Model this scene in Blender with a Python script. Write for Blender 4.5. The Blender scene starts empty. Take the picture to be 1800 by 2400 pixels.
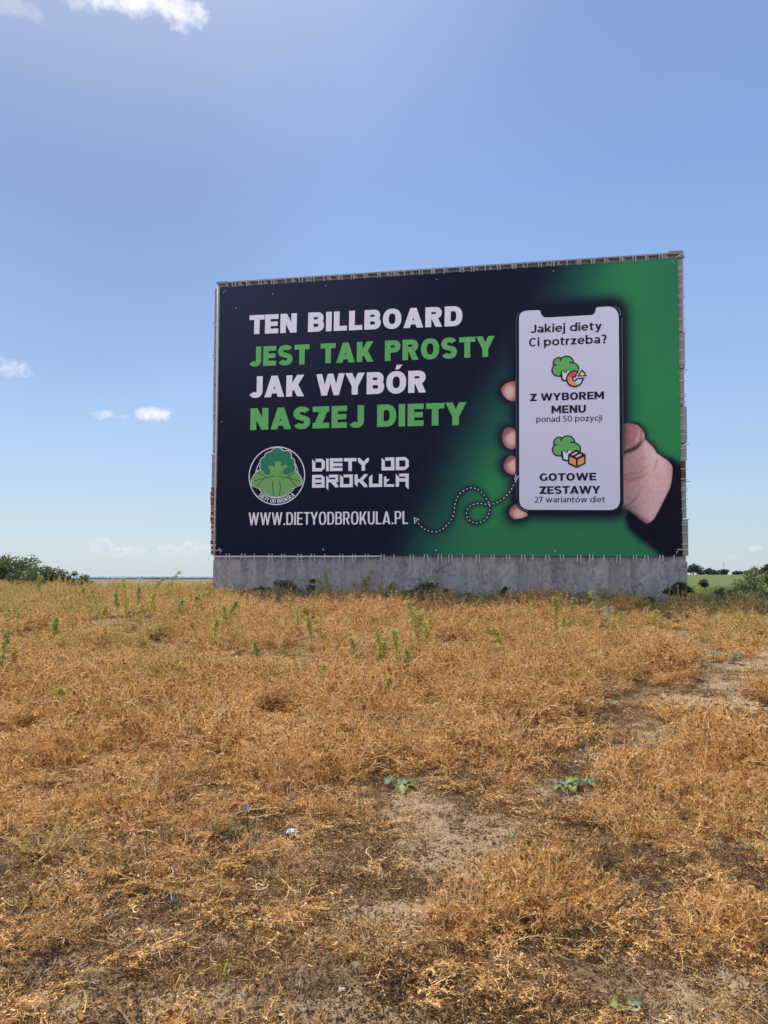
import bpy, math, random
import numpy as np
from mathutils import Vector, Matrix
from mathutils.geometry import delaunay_2d_cdt

S = bpy.context.scene
COL = S.collection
R = math.radians
rng = np.random.default_rng(7)

# ------------------------------------------------------------------ camera
F = 1733.0                       # focal length in pixels of the 1800 x 2400 photograph
PITCH = math.atan(149 / F)
EYE = 1.55
cam = bpy.data.objects.new('camera', bpy.data.cameras.new('camera'))
COL.objects.link(cam)
cam.data.sensor_fit = 'HORIZONTAL'
cam.data.sensor_width = 36.0
cam.data.lens = F / 1800 * 36.0
cam.data.clip_start = 0.05
cam.data.clip_end = 200000
cam.location = (0, 0, EYE)
cam.rotation_euler = (math.pi / 2 + PITCH, 0, 0)
S.camera = cam
S.render.resolution_x, S.render.resolution_y = 768, 1024
CP, SP = math.cos(PITCH), math.sin(PITCH)

def ray(u, v):
    x = (u - 900) / F
    y = (1200 - v) / F
    return np.array([x, CP - y * SP, SP + y * CP])

def unit(a):
    a = np.asarray(a, float)
    return a / np.linalg.norm(a)

# ------------------------------------------------------------------ light and sky
SUN_EL, SUN_AZ = 57.0, -24.0       # azimuth from +Y towards +X
sd = bpy.data.lights.new('sun', 'SUN')
sd.energy = 5.0
sd.angle = R(0.53)
sd.color = (1.0, 0.94, 0.86)
so = bpy.data.objects.new('sun', sd)
COL.objects.link(so)
sdir = Vector((math.sin(R(SUN_AZ)) * math.cos(R(SUN_EL)), math.cos(R(SUN_AZ)) * math.cos(R(SUN_EL)), math.sin(R(SUN_EL))))
so.rotation_euler = sdir.to_track_quat('Z', 'Y').to_euler()
so.location = (0, 0, 60)

W = bpy.data.worlds.new('World')
S.world = W
W.use_nodes = True
wn, wl = W.node_tree.nodes, W.node_tree.links
bg = wn['Background']
sky = wn.new('ShaderNodeTexSky')
sky.sky_type = 'NISHITA'
sky.sun_disc = False
sky.sun_elevation = R(SUN_EL)
sky.sun_rotation = R(SUN_AZ)
sky.altitude = 60
sky.air_density = 1.15
sky.dust_density = 1.2
sky.ozone_density = 3.0
bg.inputs[1].default_value = 0.12

def W_math(op, a, b=None, clamp=False):
    n = wn.new('ShaderNodeMath')
    n.operation = op
    n.use_clamp = clamp
    for i, x in enumerate((a, b)):
        if x is None:
            continue
        if isinstance(x, (int, float)):
            n.inputs[i].default_value = x
        else:
            wl.new(x, n.inputs[i])
    return n.outputs[0]

def W_dot(vec, d):
    n = wn.new('ShaderNodeVectorMath')
    n.operation = 'DOT_PRODUCT'
    wl.new(vec, n.inputs[0])
    n.inputs[1].default_value = tuple(d)
    return n.outputs['Value']

geo = wn.new('ShaderNodeTexCoord')
DIR = geo.outputs['Generated']
def W_noise(scale, detail, rough=0.6):
    n = wn.new('ShaderNodeTexNoise')
    wl.new(DIR, n.inputs['Vector'])
    n.inputs['Scale'].default_value = scale
    n.inputs['Detail'].default_value = detail
    n.inputs['Roughness'].default_value = rough
    return n.outputs['Fac']
n_fine = W_noise(34, 8, 0.62)
n_soft = W_noise(2.2, 3, 0.5)
n_tiny = W_noise(95, 6, 0.6)
# clouds at their place in the sky: (u, v, half width, half height, opacity, brightness, noise gain)
CL = [(305, -4, 150, 34, 0.97, 1.35, 2.4, 0), (395, 10, 62, 22, 0.85, 1.35, 2.6, 0), (190, 2, 50, 22, 0.5, 1.2, 3.0, 0), (25, 14, 52, 22, 0.32, 1.05, 3.2, 0), (462, 42, 40, 12, 0.22, 1.15, 3.2, 0),
      (30, 862, 40, 20, 0.55, 1.12, 3.0, 1), (240, 972, 30, 12, 0.7, 1.15, 2.0, 1), (358, 970, 44, 18, 0.95, 1.25, 1.5, 1), (290, 978, 14, 8, 0.3, 1.1, 2, 1),
      (238, 1279, 31, 25, 0.6, 1.15, 2.2, 1), (278, 1292, 24, 14, 0.55, 1.15, 2.2, 1), (315, 1292, 28, 12, 0.5, 1.15, 2.2, 1), (400, 1288, 30, 15, 0.55, 1.15, 2.2, 1),
      (440, 1283, 26, 20, 0.55, 1.15, 2.2, 1), (485, 1284, 30, 13, 0.5, 1.15, 2.2, 1), (1768, 1285, 16, 8, 0.5, 1.15, 2.2, 1), (1720, 1307, 22, 6, 0.3, 1.06, 2.2, 1)]
# hazy summer air: the clear-sky model evened out by a pale veil that whitens towards the horizon
EXPO = 0.3
sepd = wn.new('ShaderNodeSeparateXYZ')
wl.new(DIR, sepd.inputs[0])
veil = wn.new('ShaderNodeValToRGB')
wl.new(sepd.outputs[2], veil.inputs[0])
_st = [(0.0, (202, 219, 230)), (0.06, (189, 213, 233)), (0.16, (168, 200, 239)), (0.30, (150, 185, 236)), (0.48, (133, 168, 226)), (0.62, (127, 159, 216)), (1.0, (110, 142, 202))]
_e = veil.color_ramp.elements
while len(_e) < len(_st): _e.new(0.5)
for _i, (_p, _c) in enumerate(_st):
    _l = [((q / 255 + 0.055) / 1.055) ** 2.4 for q in _c]
    _e[_i].position = _p
    _e[_i].color = (*_l, 1)
vs = wn.new('ShaderNodeVectorMath')
vs.operation = 'SCALE'
wl.new(veil.outputs[0], vs.inputs[0])
vs.inputs['Scale'].default_value = 1.0 / (0.12 * 2 ** EXPO)
mixed = wn.new('ShaderNodeMix')
mixed.data_type = 'RGBA'
mixed.inputs['Factor'].default_value = 0.80
wl.new(sky.outputs[0], mixed.inputs['A'])
# added brightening of the unseen sky behind the camera, lifting the shaded banner
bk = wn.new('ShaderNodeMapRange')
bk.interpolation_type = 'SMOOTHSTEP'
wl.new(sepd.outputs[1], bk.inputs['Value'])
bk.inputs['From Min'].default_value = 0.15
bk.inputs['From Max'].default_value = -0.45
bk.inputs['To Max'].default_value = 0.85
back_fill = wn.new('ShaderNodeMix')
back_fill.data_type = 'RGBA'
wl.new(bk.outputs[0], back_fill.inputs['Factor'])
wl.new(vs.outputs[0], back_fill.inputs['A'])
back_fill.inputs['B'].default_value = (7.3, 7.2, 9.3, 1)
wl.new(back_fill.outputs['Result'], mixed.inputs['B'])
cur = mixed.outputs['Result']
# faint grey veils of thin cloud shadowing the upper left
for (u, v, hw, hh, op) in ((150, 300, 560, 560, 0.22), (0, 120, 420, 300, 0.10), (1700, 150, 500, 420, 0.05)):
    c = unit(ray(u, v)); ex = unit(np.cross(c, (0, 0, 1))); ey = np.cross(ex, c)
    a = W_math('DIVIDE', W_dot(DIR, ex), hw / F); b = W_math('DIVIDE', W_dot(DIR, ey), hh / F)
    d2 = W_math('ADD', W_math('MULTIPLY', a, a), W_math('MULTIPLY', b, b))
    m = W_math('ADD', W_math('SUBTRACT', 1.0, d2), W_math('MULTIPLY', W_math('SUBTRACT', n_soft, 0.5), 1.2))
    m = W_math('MULTIPLY', W_math('MULTIPLY', m, 1.0, True), op)
    m = W_math('MULTIPLY', m, W_math('GREATER_THAN', W_dot(DIR, c), 0.3))
    mx = wn.new('ShaderNodeMix')
    mx.data_type = 'RGBA'
    wl.new(m, mx.inputs['Factor'])
    wl.new(cur, mx.inputs['A'])
    mx.inputs['B'].default_value = (0.62, 0.95, 1.9, 1)
    cur = mx.outputs['Result']
for (u, v, hw, hh, op, br, ng, tiny) in CL:
    c = unit(ray(u, v))
    ex = unit(np.cross(c, (0, 0, 1)))
    ey = np.cross(ex, c)
    a = W_math('DIVIDE', W_dot(DIR, ex), hw / F)
    b = W_math('DIVIDE', W_dot(DIR, ey), hh / F)
    d2 = W_math('ADD', W_math('MULTIPLY', a, a), W_math('MULTIPLY', b, b))
    nz = W_math('MULTIPLY', W_math('SUBTRACT', n_tiny if tiny else n_fine, 0.5), ng * 1.6)
    m = W_math('ADD', W_math('SUBTRACT', 1.0, d2), nz)
    front = W_math('GREATER_THAN', W_dot(DIR, c), 0.5)
    m = W_math('MULTIPLY', W_math('MULTIPLY', W_math('MULTIPLY', m, 0.9, True), op), front)
    mx = wn.new('ShaderNodeMix')
    mx.data_type = 'RGBA'
    wl.new(m, mx.inputs['Factor'])
    wl.new(cur, mx.inputs['A'])
    k = 5.6 * br
    mx.inputs['B'].default_value = (k * 0.93, k * 0.94, k * 0.99, 1)
    cur = mx.outputs['Result']
# bluish bodies of the low clouds inside their white rims
for (u, v, hw, hh) in ((236, 1281, 19, 15), (250, 1292, 12, 8), (277, 1295, 16, 7), (314, 1295, 17, 6), (398, 1291, 17, 8), (438, 1287, 14, 12), (484, 1289, 20, 7)):
    c = unit(ray(u, v)); ex = unit(np.cross(c, (0, 0, 1))); ey = np.cross(ex, c)
    a = W_math('DIVIDE', W_dot(DIR, ex), hw / F); b = W_math('DIVIDE', W_dot(DIR, ey), hh / F)
    d2 = W_math('ADD', W_math('MULTIPLY', a, a), W_math('MULTIPLY', b, b))
    m = W_math('ADD', W_math('SUBTRACT', 1.0, d2), W_math('MULTIPLY', W_math('SUBTRACT', n_tiny, 0.5), 4.2))
    m = W_math('MULTIPLY', W_math('MULTIPLY', W_math('MULTIPLY', m, 0.8, True), 0.6), W_math('GREATER_THAN', W_dot(DIR, c), 0.5))
    mx = wn.new('ShaderNodeMix'); mx.data_type = 'RGBA'
    wl.new(m, mx.inputs['Factor']); wl.new(cur, mx.inputs['A'])
    mx.inputs['B'].default_value = (3.7, 4.6, 5.7, 1)
    cur = mx.outputs['Result']
# glow of the sun, which stands above the frame at the upper left
g = W_math('MULTIPLY', W_math('SUBTRACT', W_dot(DIR, tuple(sdir)), math.cos(R(33))), 1 / (1 - math.cos(R(33))), True)
g = W_math('MULTIPLY', W_math('POWER', g, 1.6), 0.42)
mx = wn.new('ShaderNodeMix'); mx.data_type = 'RGBA'
wl.new(g, mx.inputs['Factor']); wl.new(cur, mx.inputs['A'])
mx.inputs['B'].default_value = (6.6, 6.8, 7.6, 1)
cur = mx.outputs['Result']
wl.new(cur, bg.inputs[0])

S.view_settings.view_transform = 'Standard'
S.view_settings.look = 'None'
S.view_settings.gamma = 1
S.view_settings.exposure = 0.3
S.cycles.max_bounces = 6
S.cycles.transparent_max_bounces = 8

# ------------------------------------------------------------------ helpers
def tag(o, label=None, cat=None, group=None, kind=None):
    if label: o['label'] = label
    if cat: o['category'] = cat
    if group: o['group'] = group
    if kind: o['kind'] = kind
    return o

def empty(name, loc=(0, 0, 0), label=None, cat=None, group=None):
    o = bpy.data.objects.new(name, None)
    o.empty_display_size = 0.2
    o.location = loc
    COL.objects.link(o)
    return tag(o, label, cat, group)

def new_mesh(name, verts, faces, mat=None, smooth=False):
    """verts (n,3) array; faces = array (m,3) or (m,4), or list of lists"""
    me = bpy.data.meshes.new(name)
    verts = np.asarray(verts, np.float32)
    if isinstance(faces, np.ndarray):
        k = faces.shape[1]
        me.vertices.add(len(verts))
        me.vertices.foreach_set('co', verts.ravel())
        me.loops.add(faces.size)
        me.loops.foreach_set('vertex_index', faces.astype(np.int32).ravel())
        me.polygons.add(len(faces))
        me.polygons.foreach_set('loop_start', np.arange(0, faces.size, k, dtype=np.int32))
        me.update(calc_edges=True)
    else:
        me.from_pydata([tuple(map(float, v)) for v in verts], [], [list(map(int, f)) for f in faces])
        me.update()
    if mat:
        me.materials.append(mat)
    if smooth:
        me.polygons.foreach_set('use_smooth', np.ones(len(me.polygons), bool))
    return me

def add_obj(name, me, parent=None, loc=None):
    o = bpy.data.objects.new(name, me)
    COL.objects.link(o)
    if parent: o.parent = parent
    if loc is not None: o.location = loc
    return o

def vcol(me, cols, name='Col'):
    a = me.color_attributes.new(name, 'FLOAT_COLOR', 'POINT')
    c = np.ones((len(me.vertices), 4), np.float32)
    c[:, :3] = cols
    a.data.foreach_set('color', c.ravel())

def vfloat(me, vals, name):
    a = me.attributes.new(name, 'FLOAT', 'POINT')
    a.data.foreach_set('value', np.asarray(vals, np.float32))

def lin(c):
    c = np.asarray(c, float) / 255.0
    return np.where(c <= 0.04045, c / 12.92, ((c + 0.055) / 1.055) ** 2.4)

class MB:
    def __init__(self): self.v = []; self.f = []
    def add(self, vs, fs):
        n = len(self.v)
        self.v += [tuple(map(float, v)) for v in vs]
        self.f += [[n + i for i in f] for f in fs]
        return self
    def box(self, o, a, b, c):
        """corner o, edge vectors a,b,c"""
        o, a, b, c = map(np.asarray, (o, a, b, c))
        p = [o, o + a, o + a + b, o + b, o + c, o + a + c, o + a + b + c, o + b + c]
        return self.add(p, [(0, 3, 2, 1), (4, 5, 6, 7), (0, 1, 5, 4), (1, 2, 6, 5), (2, 3, 7, 6), (3, 0, 4, 7)])
    def tube(self, pts, r, n=5):
        pts = [np.asarray(p, float) for p in pts]
        rs = r if isinstance(r, (list, tuple, np.ndarray)) else [r] * len(pts)
        rings = []
        for i, p in enumerate(pts):
            t = unit(pts[min(i + 1, len(pts) - 1)] - pts[max(i - 1, 0)])
            h = np.array([0, 0, 1.0]) if abs(t[2]) < 0.9 else np.array([1.0, 0, 0])
            a = unit(np.cross(t, h)); b = np.cross(t, a)
            rings.append([p + rs[i] * (math.cos(k * 2 * math.pi / n) * a + math.sin(k * 2 * math.pi / n) * b) for k in range(n)])
        vs = [q for rg in rings for q in rg]
        fs = [(i * n + k, i * n + (k + 1) % n, (i + 1) * n + (k + 1) % n, (i + 1) * n + k) for i in range(len(pts) - 1) for k in range(n)]
        fs += [tuple(range(n))[::-1], tuple((len(pts) - 1) * n + k for k in range(n))]
        return self.add(vs, fs)
    def build(self, name, mat, parent=None, smooth=False):
        return add_obj(name, new_mesh(name, np.array(self.v), self.f, mat, smooth), parent)

# value noise -------------------------------------------------------
_PT = rng.random((256, 256)).astype(np.float32)
def vnoise(x, y, ox=0):
    xi = np.floor(x).astype(int); yi = np.floor(y).astype(int)
    fx = x - xi; fy = y - yi
    fx = fx * fx * (3 - 2 * fx); fy = fy * fy * (3 - 2 * fy)
    g = lambda a, b: _PT[(a + ox * 37) % 256, (b + ox * 91) % 256]
    return (g(xi, yi) * (1 - fx) + g(xi + 1, yi) * fx) * (1 - fy) + (g(xi, yi + 1) * (1 - fx) + g(xi + 1, yi + 1) * fx) * fy
def fbm(x, y, s, o=4, seed=0):
    t = 0; a = 0.5; n = 0
    for i in range(o):
        t = t + a * vnoise(x * s + 13.7 * i, y * s + 7.3 * i, seed + i); n += a
        a *= 0.5; s *= 2.03
    return t / n
def sstep(a, b, x):
    t = np.clip((x - a) / (b - a), 0, 1)
    return t * t * (3 - 2 * t)

# materials ----------------------------------------------------------
def mat(name, base=(0.5, 0.5, 0.5), rough=0.7, spec=0.3, metal=0.0, transl=0.0):
    m = bpy.data.materials.new(name)
    m.use_nodes = True
    b = m.node_tree.nodes['Principled BSDF']
    b.inputs['Base Color'].default_value = (*base, 1)
    b.inputs['Roughness'].default_value = rough
    b.inputs['Specular IOR Level'].default_value = spec
    b.inputs['Metallic'].default_value = metal
    return m

class NT:
    def __init__(self, m): self.m = m; self.n = m.node_tree.nodes; self.l = m.node_tree.links; self.b = self.n['Principled BSDF']; self.out = self.n['Material Output']
    def set(self, sock, val):
        if hasattr(val, 'is_output') or isinstance(val, bpy.types.NodeSocket): self.l.new(val, sock)
        elif isinstance(val, (tuple, list)) and len(val) == 3 and sock.type == 'RGBA': sock.default_value = (*val, 1)
        else: sock.default_value = val
    def math(self, op, a, b=0.0, clamp=False):
        n = self.n.new('ShaderNodeMath'); n.operation = op; n.use_clamp = clamp
        self.set(n.inputs[0], a); self.set(n.inputs[1], b); return n.outputs[0]
    def noise(self, vec, scale, detail=4, rough=0.55, dist=0.0):
        n = self.n.new('ShaderNodeTexNoise')
        if vec is not None: self.l.new(vec, n.inputs['Vector'])
        n.inputs['Scale'].default_value = scale; n.inputs['Detail'].default_value = detail
        n.inputs['Roughness'].default_value = rough; n.inputs['Distortion'].default_value = dist
        return n.outputs['Fac']
    def mix(self, f, a, b, mode='MIX'):
        n = self.n.new('ShaderNodeMix'); n.data_type = 'RGBA'; n.blend_type = mode
        self.set(n.inputs['Factor'], f); self.set(n.inputs['A'], a); self.set(n.inputs['B'], b); return n.outputs['Result']
    def ramp(self, f, stops, interp='LINEAR'):
        n = self.n.new('ShaderNodeValToRGB'); self.set(n.inputs[0], f)
        n.color_ramp.interpolation = interp
        e = n.color_ramp.elements
        while len(e) < len(stops): e.new(0.5)
        for i, (p, c) in enumerate(stops):
            e[i].position = p; e[i].color = (*c, 1) if len(c) == 3 else c
        return n.outputs[0]
    def pos(self): return self.n.new('ShaderNodeNewGeometry').outputs['Position']
    def attr(self, name, typ='GEOMETRY'):
        n = self.n.new('ShaderNodeAttribute'); n.attribute_name = name; n.attribute_type = typ; return n
    def scalev(self, vec, s):
        n = self.n.new('ShaderNodeVectorMath'); n.operation = 'MULTIPLY'; self.l.new(vec, n.inputs[0]); n.inputs[1].default_value = s; return n.outputs[0]
    def bump(self, h, strength=0.3, dist=0.02):
        n = self.n.new('ShaderNodeBump'); self.set(n.inputs['Height'], h); n.inputs['Strength'].default_value = strength; n.inputs['Distance'].default_value = dist
        self.l.new(n.outputs[0], self.b.inputs['Normal']); return n.outputs[0]
    def color(self, c): self.set(self.b.inputs['Base Color'], c)
    def leafy(self, col, t=0.45, gain=1.0):
        """diffuse/gloss + light passing through thin plant matter"""
        tr = self.n.new('ShaderNodeBsdfTranslucent'); self.set(tr.inputs[0], col)
        mx = self.n.new('ShaderNodeMixShader'); mx.inputs[0].default_value = t
        self.l.new(self.b.outputs[0], mx.inputs[1]); self.l.new(tr.outputs[0], mx.inputs[2]); self.l.new(mx.outputs[0], self.out.inputs[0])

# ------------------------------------------------------------------ terrain
_YS = np.array([-40, -10, 0, 5.0, 8, 11, 13.5, 16, 22, 30, 60, 120, 300, 1000, 8500, 9000])
_ZS = np.array([-0.6, -0.2, 0.0, 0.02, 0.22, 0.52, 0.74, 0.80, 0.86, 0.80, 0.62, 0.25, -0.75, -5.0, -38.5, -42.0])
def height(x, y):
    x = np.asarray(x, float); y = np.asarray(y, float)
    z = np.interp(y, _YS, _ZS)
    yy = np.maximum(y, 1.0)
    left = np.clip(-x, 0, 12) * 0.012 * sstep(6, 20, y) * (1 - sstep(40, 160, y))
    right = -np.clip(x, 0, 14) * 0.012 * sstep(8, 18, y) * (1 - sstep(26, 60, y))
    k = sstep(0.12, 0.36, x / yy) * sstep(22, 60, y)
    hill = np.interp(y, [0, 22, 40, 120, 260, 700, 9000], [0.6, 0.78, 0.82, 1.2, 1.85, 2.2, 2.2])
    z = (z + left + right) * (1 - k) + hill * k
    z = z + 0.05 * (fbm(x, y, 0.45, 3, 3) - 0.5) * sstep(0, 4, y) * (1 - sstep(40, 80, y))
    return z

def ground_hit(u, v):
    r = ray(u, v)
    t = 0.5
    while t < 9000:
        p = np.array([0, 0, EYE]) + r * t
        if p[2] <= height(p[0], p[1]): break
        t *= 1.004
    return p
def project(x, y, z):
    """world to photo pixel (used only for drawing up where the bare soil lies)"""
    z = z - EYE
    d = y * CP + z * SP
    d = np.maximum(d, 0.05)
    return 900 + F * x / d, 1200 - F * (-y * SP + z * CP) / d

# bare soil patches (u, v, ru, rv, amount)
SOIL = [(1700, 1630, 210, 45, .85), (1800, 1545, 110, 34, .72), (1540, 1735, 190, 60, .85), (1400, 1775, 160, 45, .7), (1330, 1860, 200, 40, .55),
        (1000, 1885, 190, 35, .56), (1130, 1960, 240, 75, .54), (905, 2130, 200, 65, 1.0), (1080, 2020, 180, 55, .7), (760, 2090, 160, 60, .6),
        (650, 2060, 180, 60, .45), (330, 2200, 170, 50, .8), (120, 2270, 150, 50, .7), (90, 2370, 200, 45, 1.0), (420, 2340, 160, 45, .95), (250, 2010, 260, 40, .35),
        (1720, 1990, 130, 45, .8), (1740, 2330, 190, 80, .9), (830, 2370, 150, 40, .7), (1600, 2400, 200, 40, .8), (1640, 2080, 150, 40, .4), (885, 1600, 45, 25, .5), (650, 1880, 120, 30, .4)]
THICK = [(1300, 2130, 330, 130, .95), (1250, 2000, 150, 80, .5), (1560, 1960, 260, 110, .9), (1700, 1850, 200, 70, .9), (1100, 2230, 260, 90, .55), (420, 1960, 330, 60, .5), (550, 2060, 120, 50, .25), (1500, 2230, 200, 60, .5), (950, 1830, 80, 20, .2), (200, 2080, 260, 50, .75), (620, 2160, 160, 45, .65), (300, 2290, 160, 35, .55), (760, 2290, 170, 40, .6)]
def soil_mask(x, y):
    z = height(x, y)
    u, v = project(x, y, z)
    m = np.zeros_like(np.asarray(x, float))
    for (a, b, ru, rv, k) in SOIL:
        m = np.maximum(m, k * np.exp(-(((u - a) / ru) ** 2 + ((v - b) / rv) ** 2) * 1.3))
    n = fbm(x, y, 1.6, 4, 5)
    m = m + (n - 0.5) * 0.9 * sstep(0.05, 0.3, m + 0.15 * (v > 1850))
    return np.clip(m, 0, 1)
CLEAR = []          # small clearings round single plants
def crop_density(x, y):
    z = height(x, y)
    u, v = project(x, y, z)
    v0 = np.interp(u, [0, 300, 550, 900, 1200, 1800], [1890, 1900, 1835, 1770, 1760, 1900]) + 190 * (fbm(x, y, 1.1, 3, 44) - 0.5)
    base = 1.0 - 0.50 * sstep(v0 - 60, v0 + 130, v) * (1 - sstep(1150, 1500, u) * 0.35)
    for (a, b, ru, rv, k) in THICK:
        base = np.maximum(base, k * np.exp(-(((u - a) / ru) ** 2 + ((v - b) / rv) ** 2)) * 1.15)
    d = base * (1 - 0.97 * sstep(0.26, 0.58, soil_mask(x, y)))
    d = d * (0.25 + 0.75 * sstep(0.36, 0.56, fbm(x, y, 0.85, 3, 11))) * (0.30 + 0.70 * sstep(0.34, 0.52, fbm(x, y, 2.3, 2, 14)))
    for (px_, py_, pr_) in CLEAR:
        d = d * sstep(pr_ * 0.75, pr_ * 1.3, np.hypot(x - px_, (y - py_) * 0.6))
    return np.clip(d, 0, 1)

# ------------------------------------------------------------------ ground (one sheet to the coast)
def build_ground():
    ny = 760
    t = np.linspace(0, 1, ny)
    y = np.concatenate([np.linspace(-30, 1.2, 30, endpoint=False), np.geomspace(1.2, 9.0, 560, endpoint=False), np.geomspace(9.0, 8600, 260)])
    s = np.linspace(-1, 1, 641)
    s = np.sign(s) * (0.62 * np.abs(s) + 0.38 * np.abs(s) ** 6 * 3.2)
    X = s[None, :] * (1.4 + 0.62 * np.maximum(y, 0) + 14 * (y < 0.5) )[:, None]
    Y = np.repeat(y[:, None], len(s), 1)
    Z = height(X, Y)
    near = (1 - sstep(7, 13, Y))
    cl = (fbm(X, Y, 9, 4, 2) - 0.5) * 0.055 + (fbm(X, Y, 34, 3, 8) - 0.5) * 0.022
    Z = Z + cl * near
    sm = soil_mask(X, Y).ravel()
    v = np.stack([X, Y, Z], -1).reshape(-1, 3)
    nx = len(s)
    i = np.arange(len(y) - 1)[:, None] * nx + np.arange(nx - 1)[None, :]
    f = np.stack([i, i + 1, i + nx + 1, i + nx], -1).reshape(-1, 4)
    m = mat('field_soil', rough=0.95, spec=0.15)
    n = NT(m)
    P = n.pos()
    sa = n.attr('soil').outputs['Fac']
    big = n.noise(P, 2.2, 5)
    mid = n.noise(P, 14, 6, 0.65)
    fine = n.noise(P, 75, 6, 0.7)
    sand = n.mix(fine, (0.22, 0.152, 0.084), (0.44, 0.322, 0.190))
    dark = n.mix(fine, (0.065, 0.043, 0.024), (0.31, 0.205, 0.11))
    k = n.math('ADD', n.math('MULTIPLY', sa, 1.1), n.math('MULTIPLY', n.math('SUBTRACT', mid, 0.5), 2.6))
    k = n.ramp(n.math('ADD', k, 0.12), [(0.26, (0, 0, 0)), (0.62, (1, 1, 1))])
    c = n.mix(k, dark, sand)
    # dried organic crumbs
    vor = n.n.new('ShaderNodeTexVoronoi'); vor.inputs['Scale'].default_value = 42; n.l.new(P, vor.inputs['Vector'])
    cr = n.ramp(n.math('ADD', vor.outputs['Distance'], n.math('MULTIPLY', fine, 0.25)), [(0.30, (1, 1, 1)), (0.40, (0, 0, 0))])
    c = n.mix(n.math('MULTIPLY', cr, 0.8), c, (0.06, 0.034, 0.018))
    # beyond the crop: dry stubble, grass and far fields
    sep = n.n.new('ShaderNodeSeparateXYZ'); n.l.new(P, sep.inputs[0])
    far = n.ramp(n.math('DIVIDE', sep.outputs[1], 60.0), [(0.29, (0, 0, 0)), (0.36, (1, 1, 1))])
    side = n.math('DIVIDE', sep.outputs[0], n.math('MAXIMUM', sep.outputs[1], 1.0))
    gr = n.mix(n.noise(P, 0.8, 5), (0.07, 0.095, 0.025), (0.12, 0.145, 0.045))
    st = n.mix(n.noise(P, 0.02, 4), (0.21, 0.14, 0.07), (0.13, 0.12, 0.06))
    fc = n.mix(n.ramp(side, [(0.08, (0, 0, 0)), (0.16, (1, 1, 1))]), st, gr)
    c = n.mix(far, c, fc)
    n.color(c)
    h = n.math('ADD', n.math('MULTIPLY', mid, 1.0), n.math('ADD', n.math('MULTIPLY', fine, 0.6), n.math('MULTIPLY', cr, 0.35)))
    n.bump(h, 0.9, 0.02)
    me = new_mesh('ground', v, f, m, True)
    vfloat(me, sm, 'soil')
    return tag(add_obj('ground', me), kind='structure')
build_ground()

# sea
def build_sea():
    m = mat('sea_water', (0.01, 0.055, 0.11), 0.35, 0.5)
    n = NT(m)
    P = n.pos()
    n.color(n.mix(n.noise(n.scalev(P, (0.0004, 0.002, 1)), 1.0, 3), (0.03, 0.10, 0.19), (0.07, 0.16, 0.26)))
    n.b.inputs['Roughness'].default_value = 0.6
    n.b.inputs['Specular IOR Level'].default_value = 0.15
    o = add_obj('sea', new_mesh('sea', [(-90000, 7000, -39.2), (90000, 7000, -39.2), (90000, 60000, -39.2), (-90000, 60000, -39.2)], np.array([[0, 1, 2, 3]]), m))
    tag(o, kind='structure')
build_sea()

# ------------------------------------------------------------------ ribbons: stems, tendrils, small leaves
def ribbons(P, Wd, twist=None, rg=rng):
    """P (n,k,3) centre lines, Wd (n,k) widths -> verts, quads"""
    n, k, _ = P.shape
    T = np.gradient(P, axis=1)
    T /= np.linalg.norm(T, axis=2, keepdims=True) + 1e-9
    A = rg.normal(size=(n, 1, 3)); B = np.cross(T, A); B /= np.linalg.norm(B, axis=2, keepdims=True) + 1e-9
    L = P - B * Wd[..., None] / 2; Rr = P + B * Wd[..., None] / 2
    V = np.stack([L, Rr], 2).reshape(-1, 3)
    b = (np.arange(n)[:, None] * k + np.arange(k - 1)[None, :]) * 2
    Fq = np.stack([b, b + 1, b + 3, b + 2], -1).reshape(-1, 4)
    return V, Fq

def walk(start, d, L, k, curl, grav, rg, ax=None):
    n = len(start)
    P = np.zeros((n, k, 3)); P[:, 0] = start
    d = d / (np.linalg.norm(d, axis=1, keepdims=True) + 1e-9)
    if ax is None:
        ax = rg.normal(size=(n, 3)); ax /= np.linalg.norm(ax, axis=1, keepdims=True)
    st = (L / (k - 1))[:, None]
    for i in range(1, k):
        d = d + np.cross(ax, d) * curl[:, None] + rg.normal(size=(n, 3)) * 0.12
        d[:, 2] -= grav
        d /= np.linalg.norm(d, axis=1, keepdims=True) + 1e-9
        P[:, i] = P[:, i - 1] + d * st
    P[:, :, 2] = np.where(P[:, :, 2] < 0.004, 0.004 + rg.random((n, k)) * 0.01, P[:, :, 2])
    return P

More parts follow.
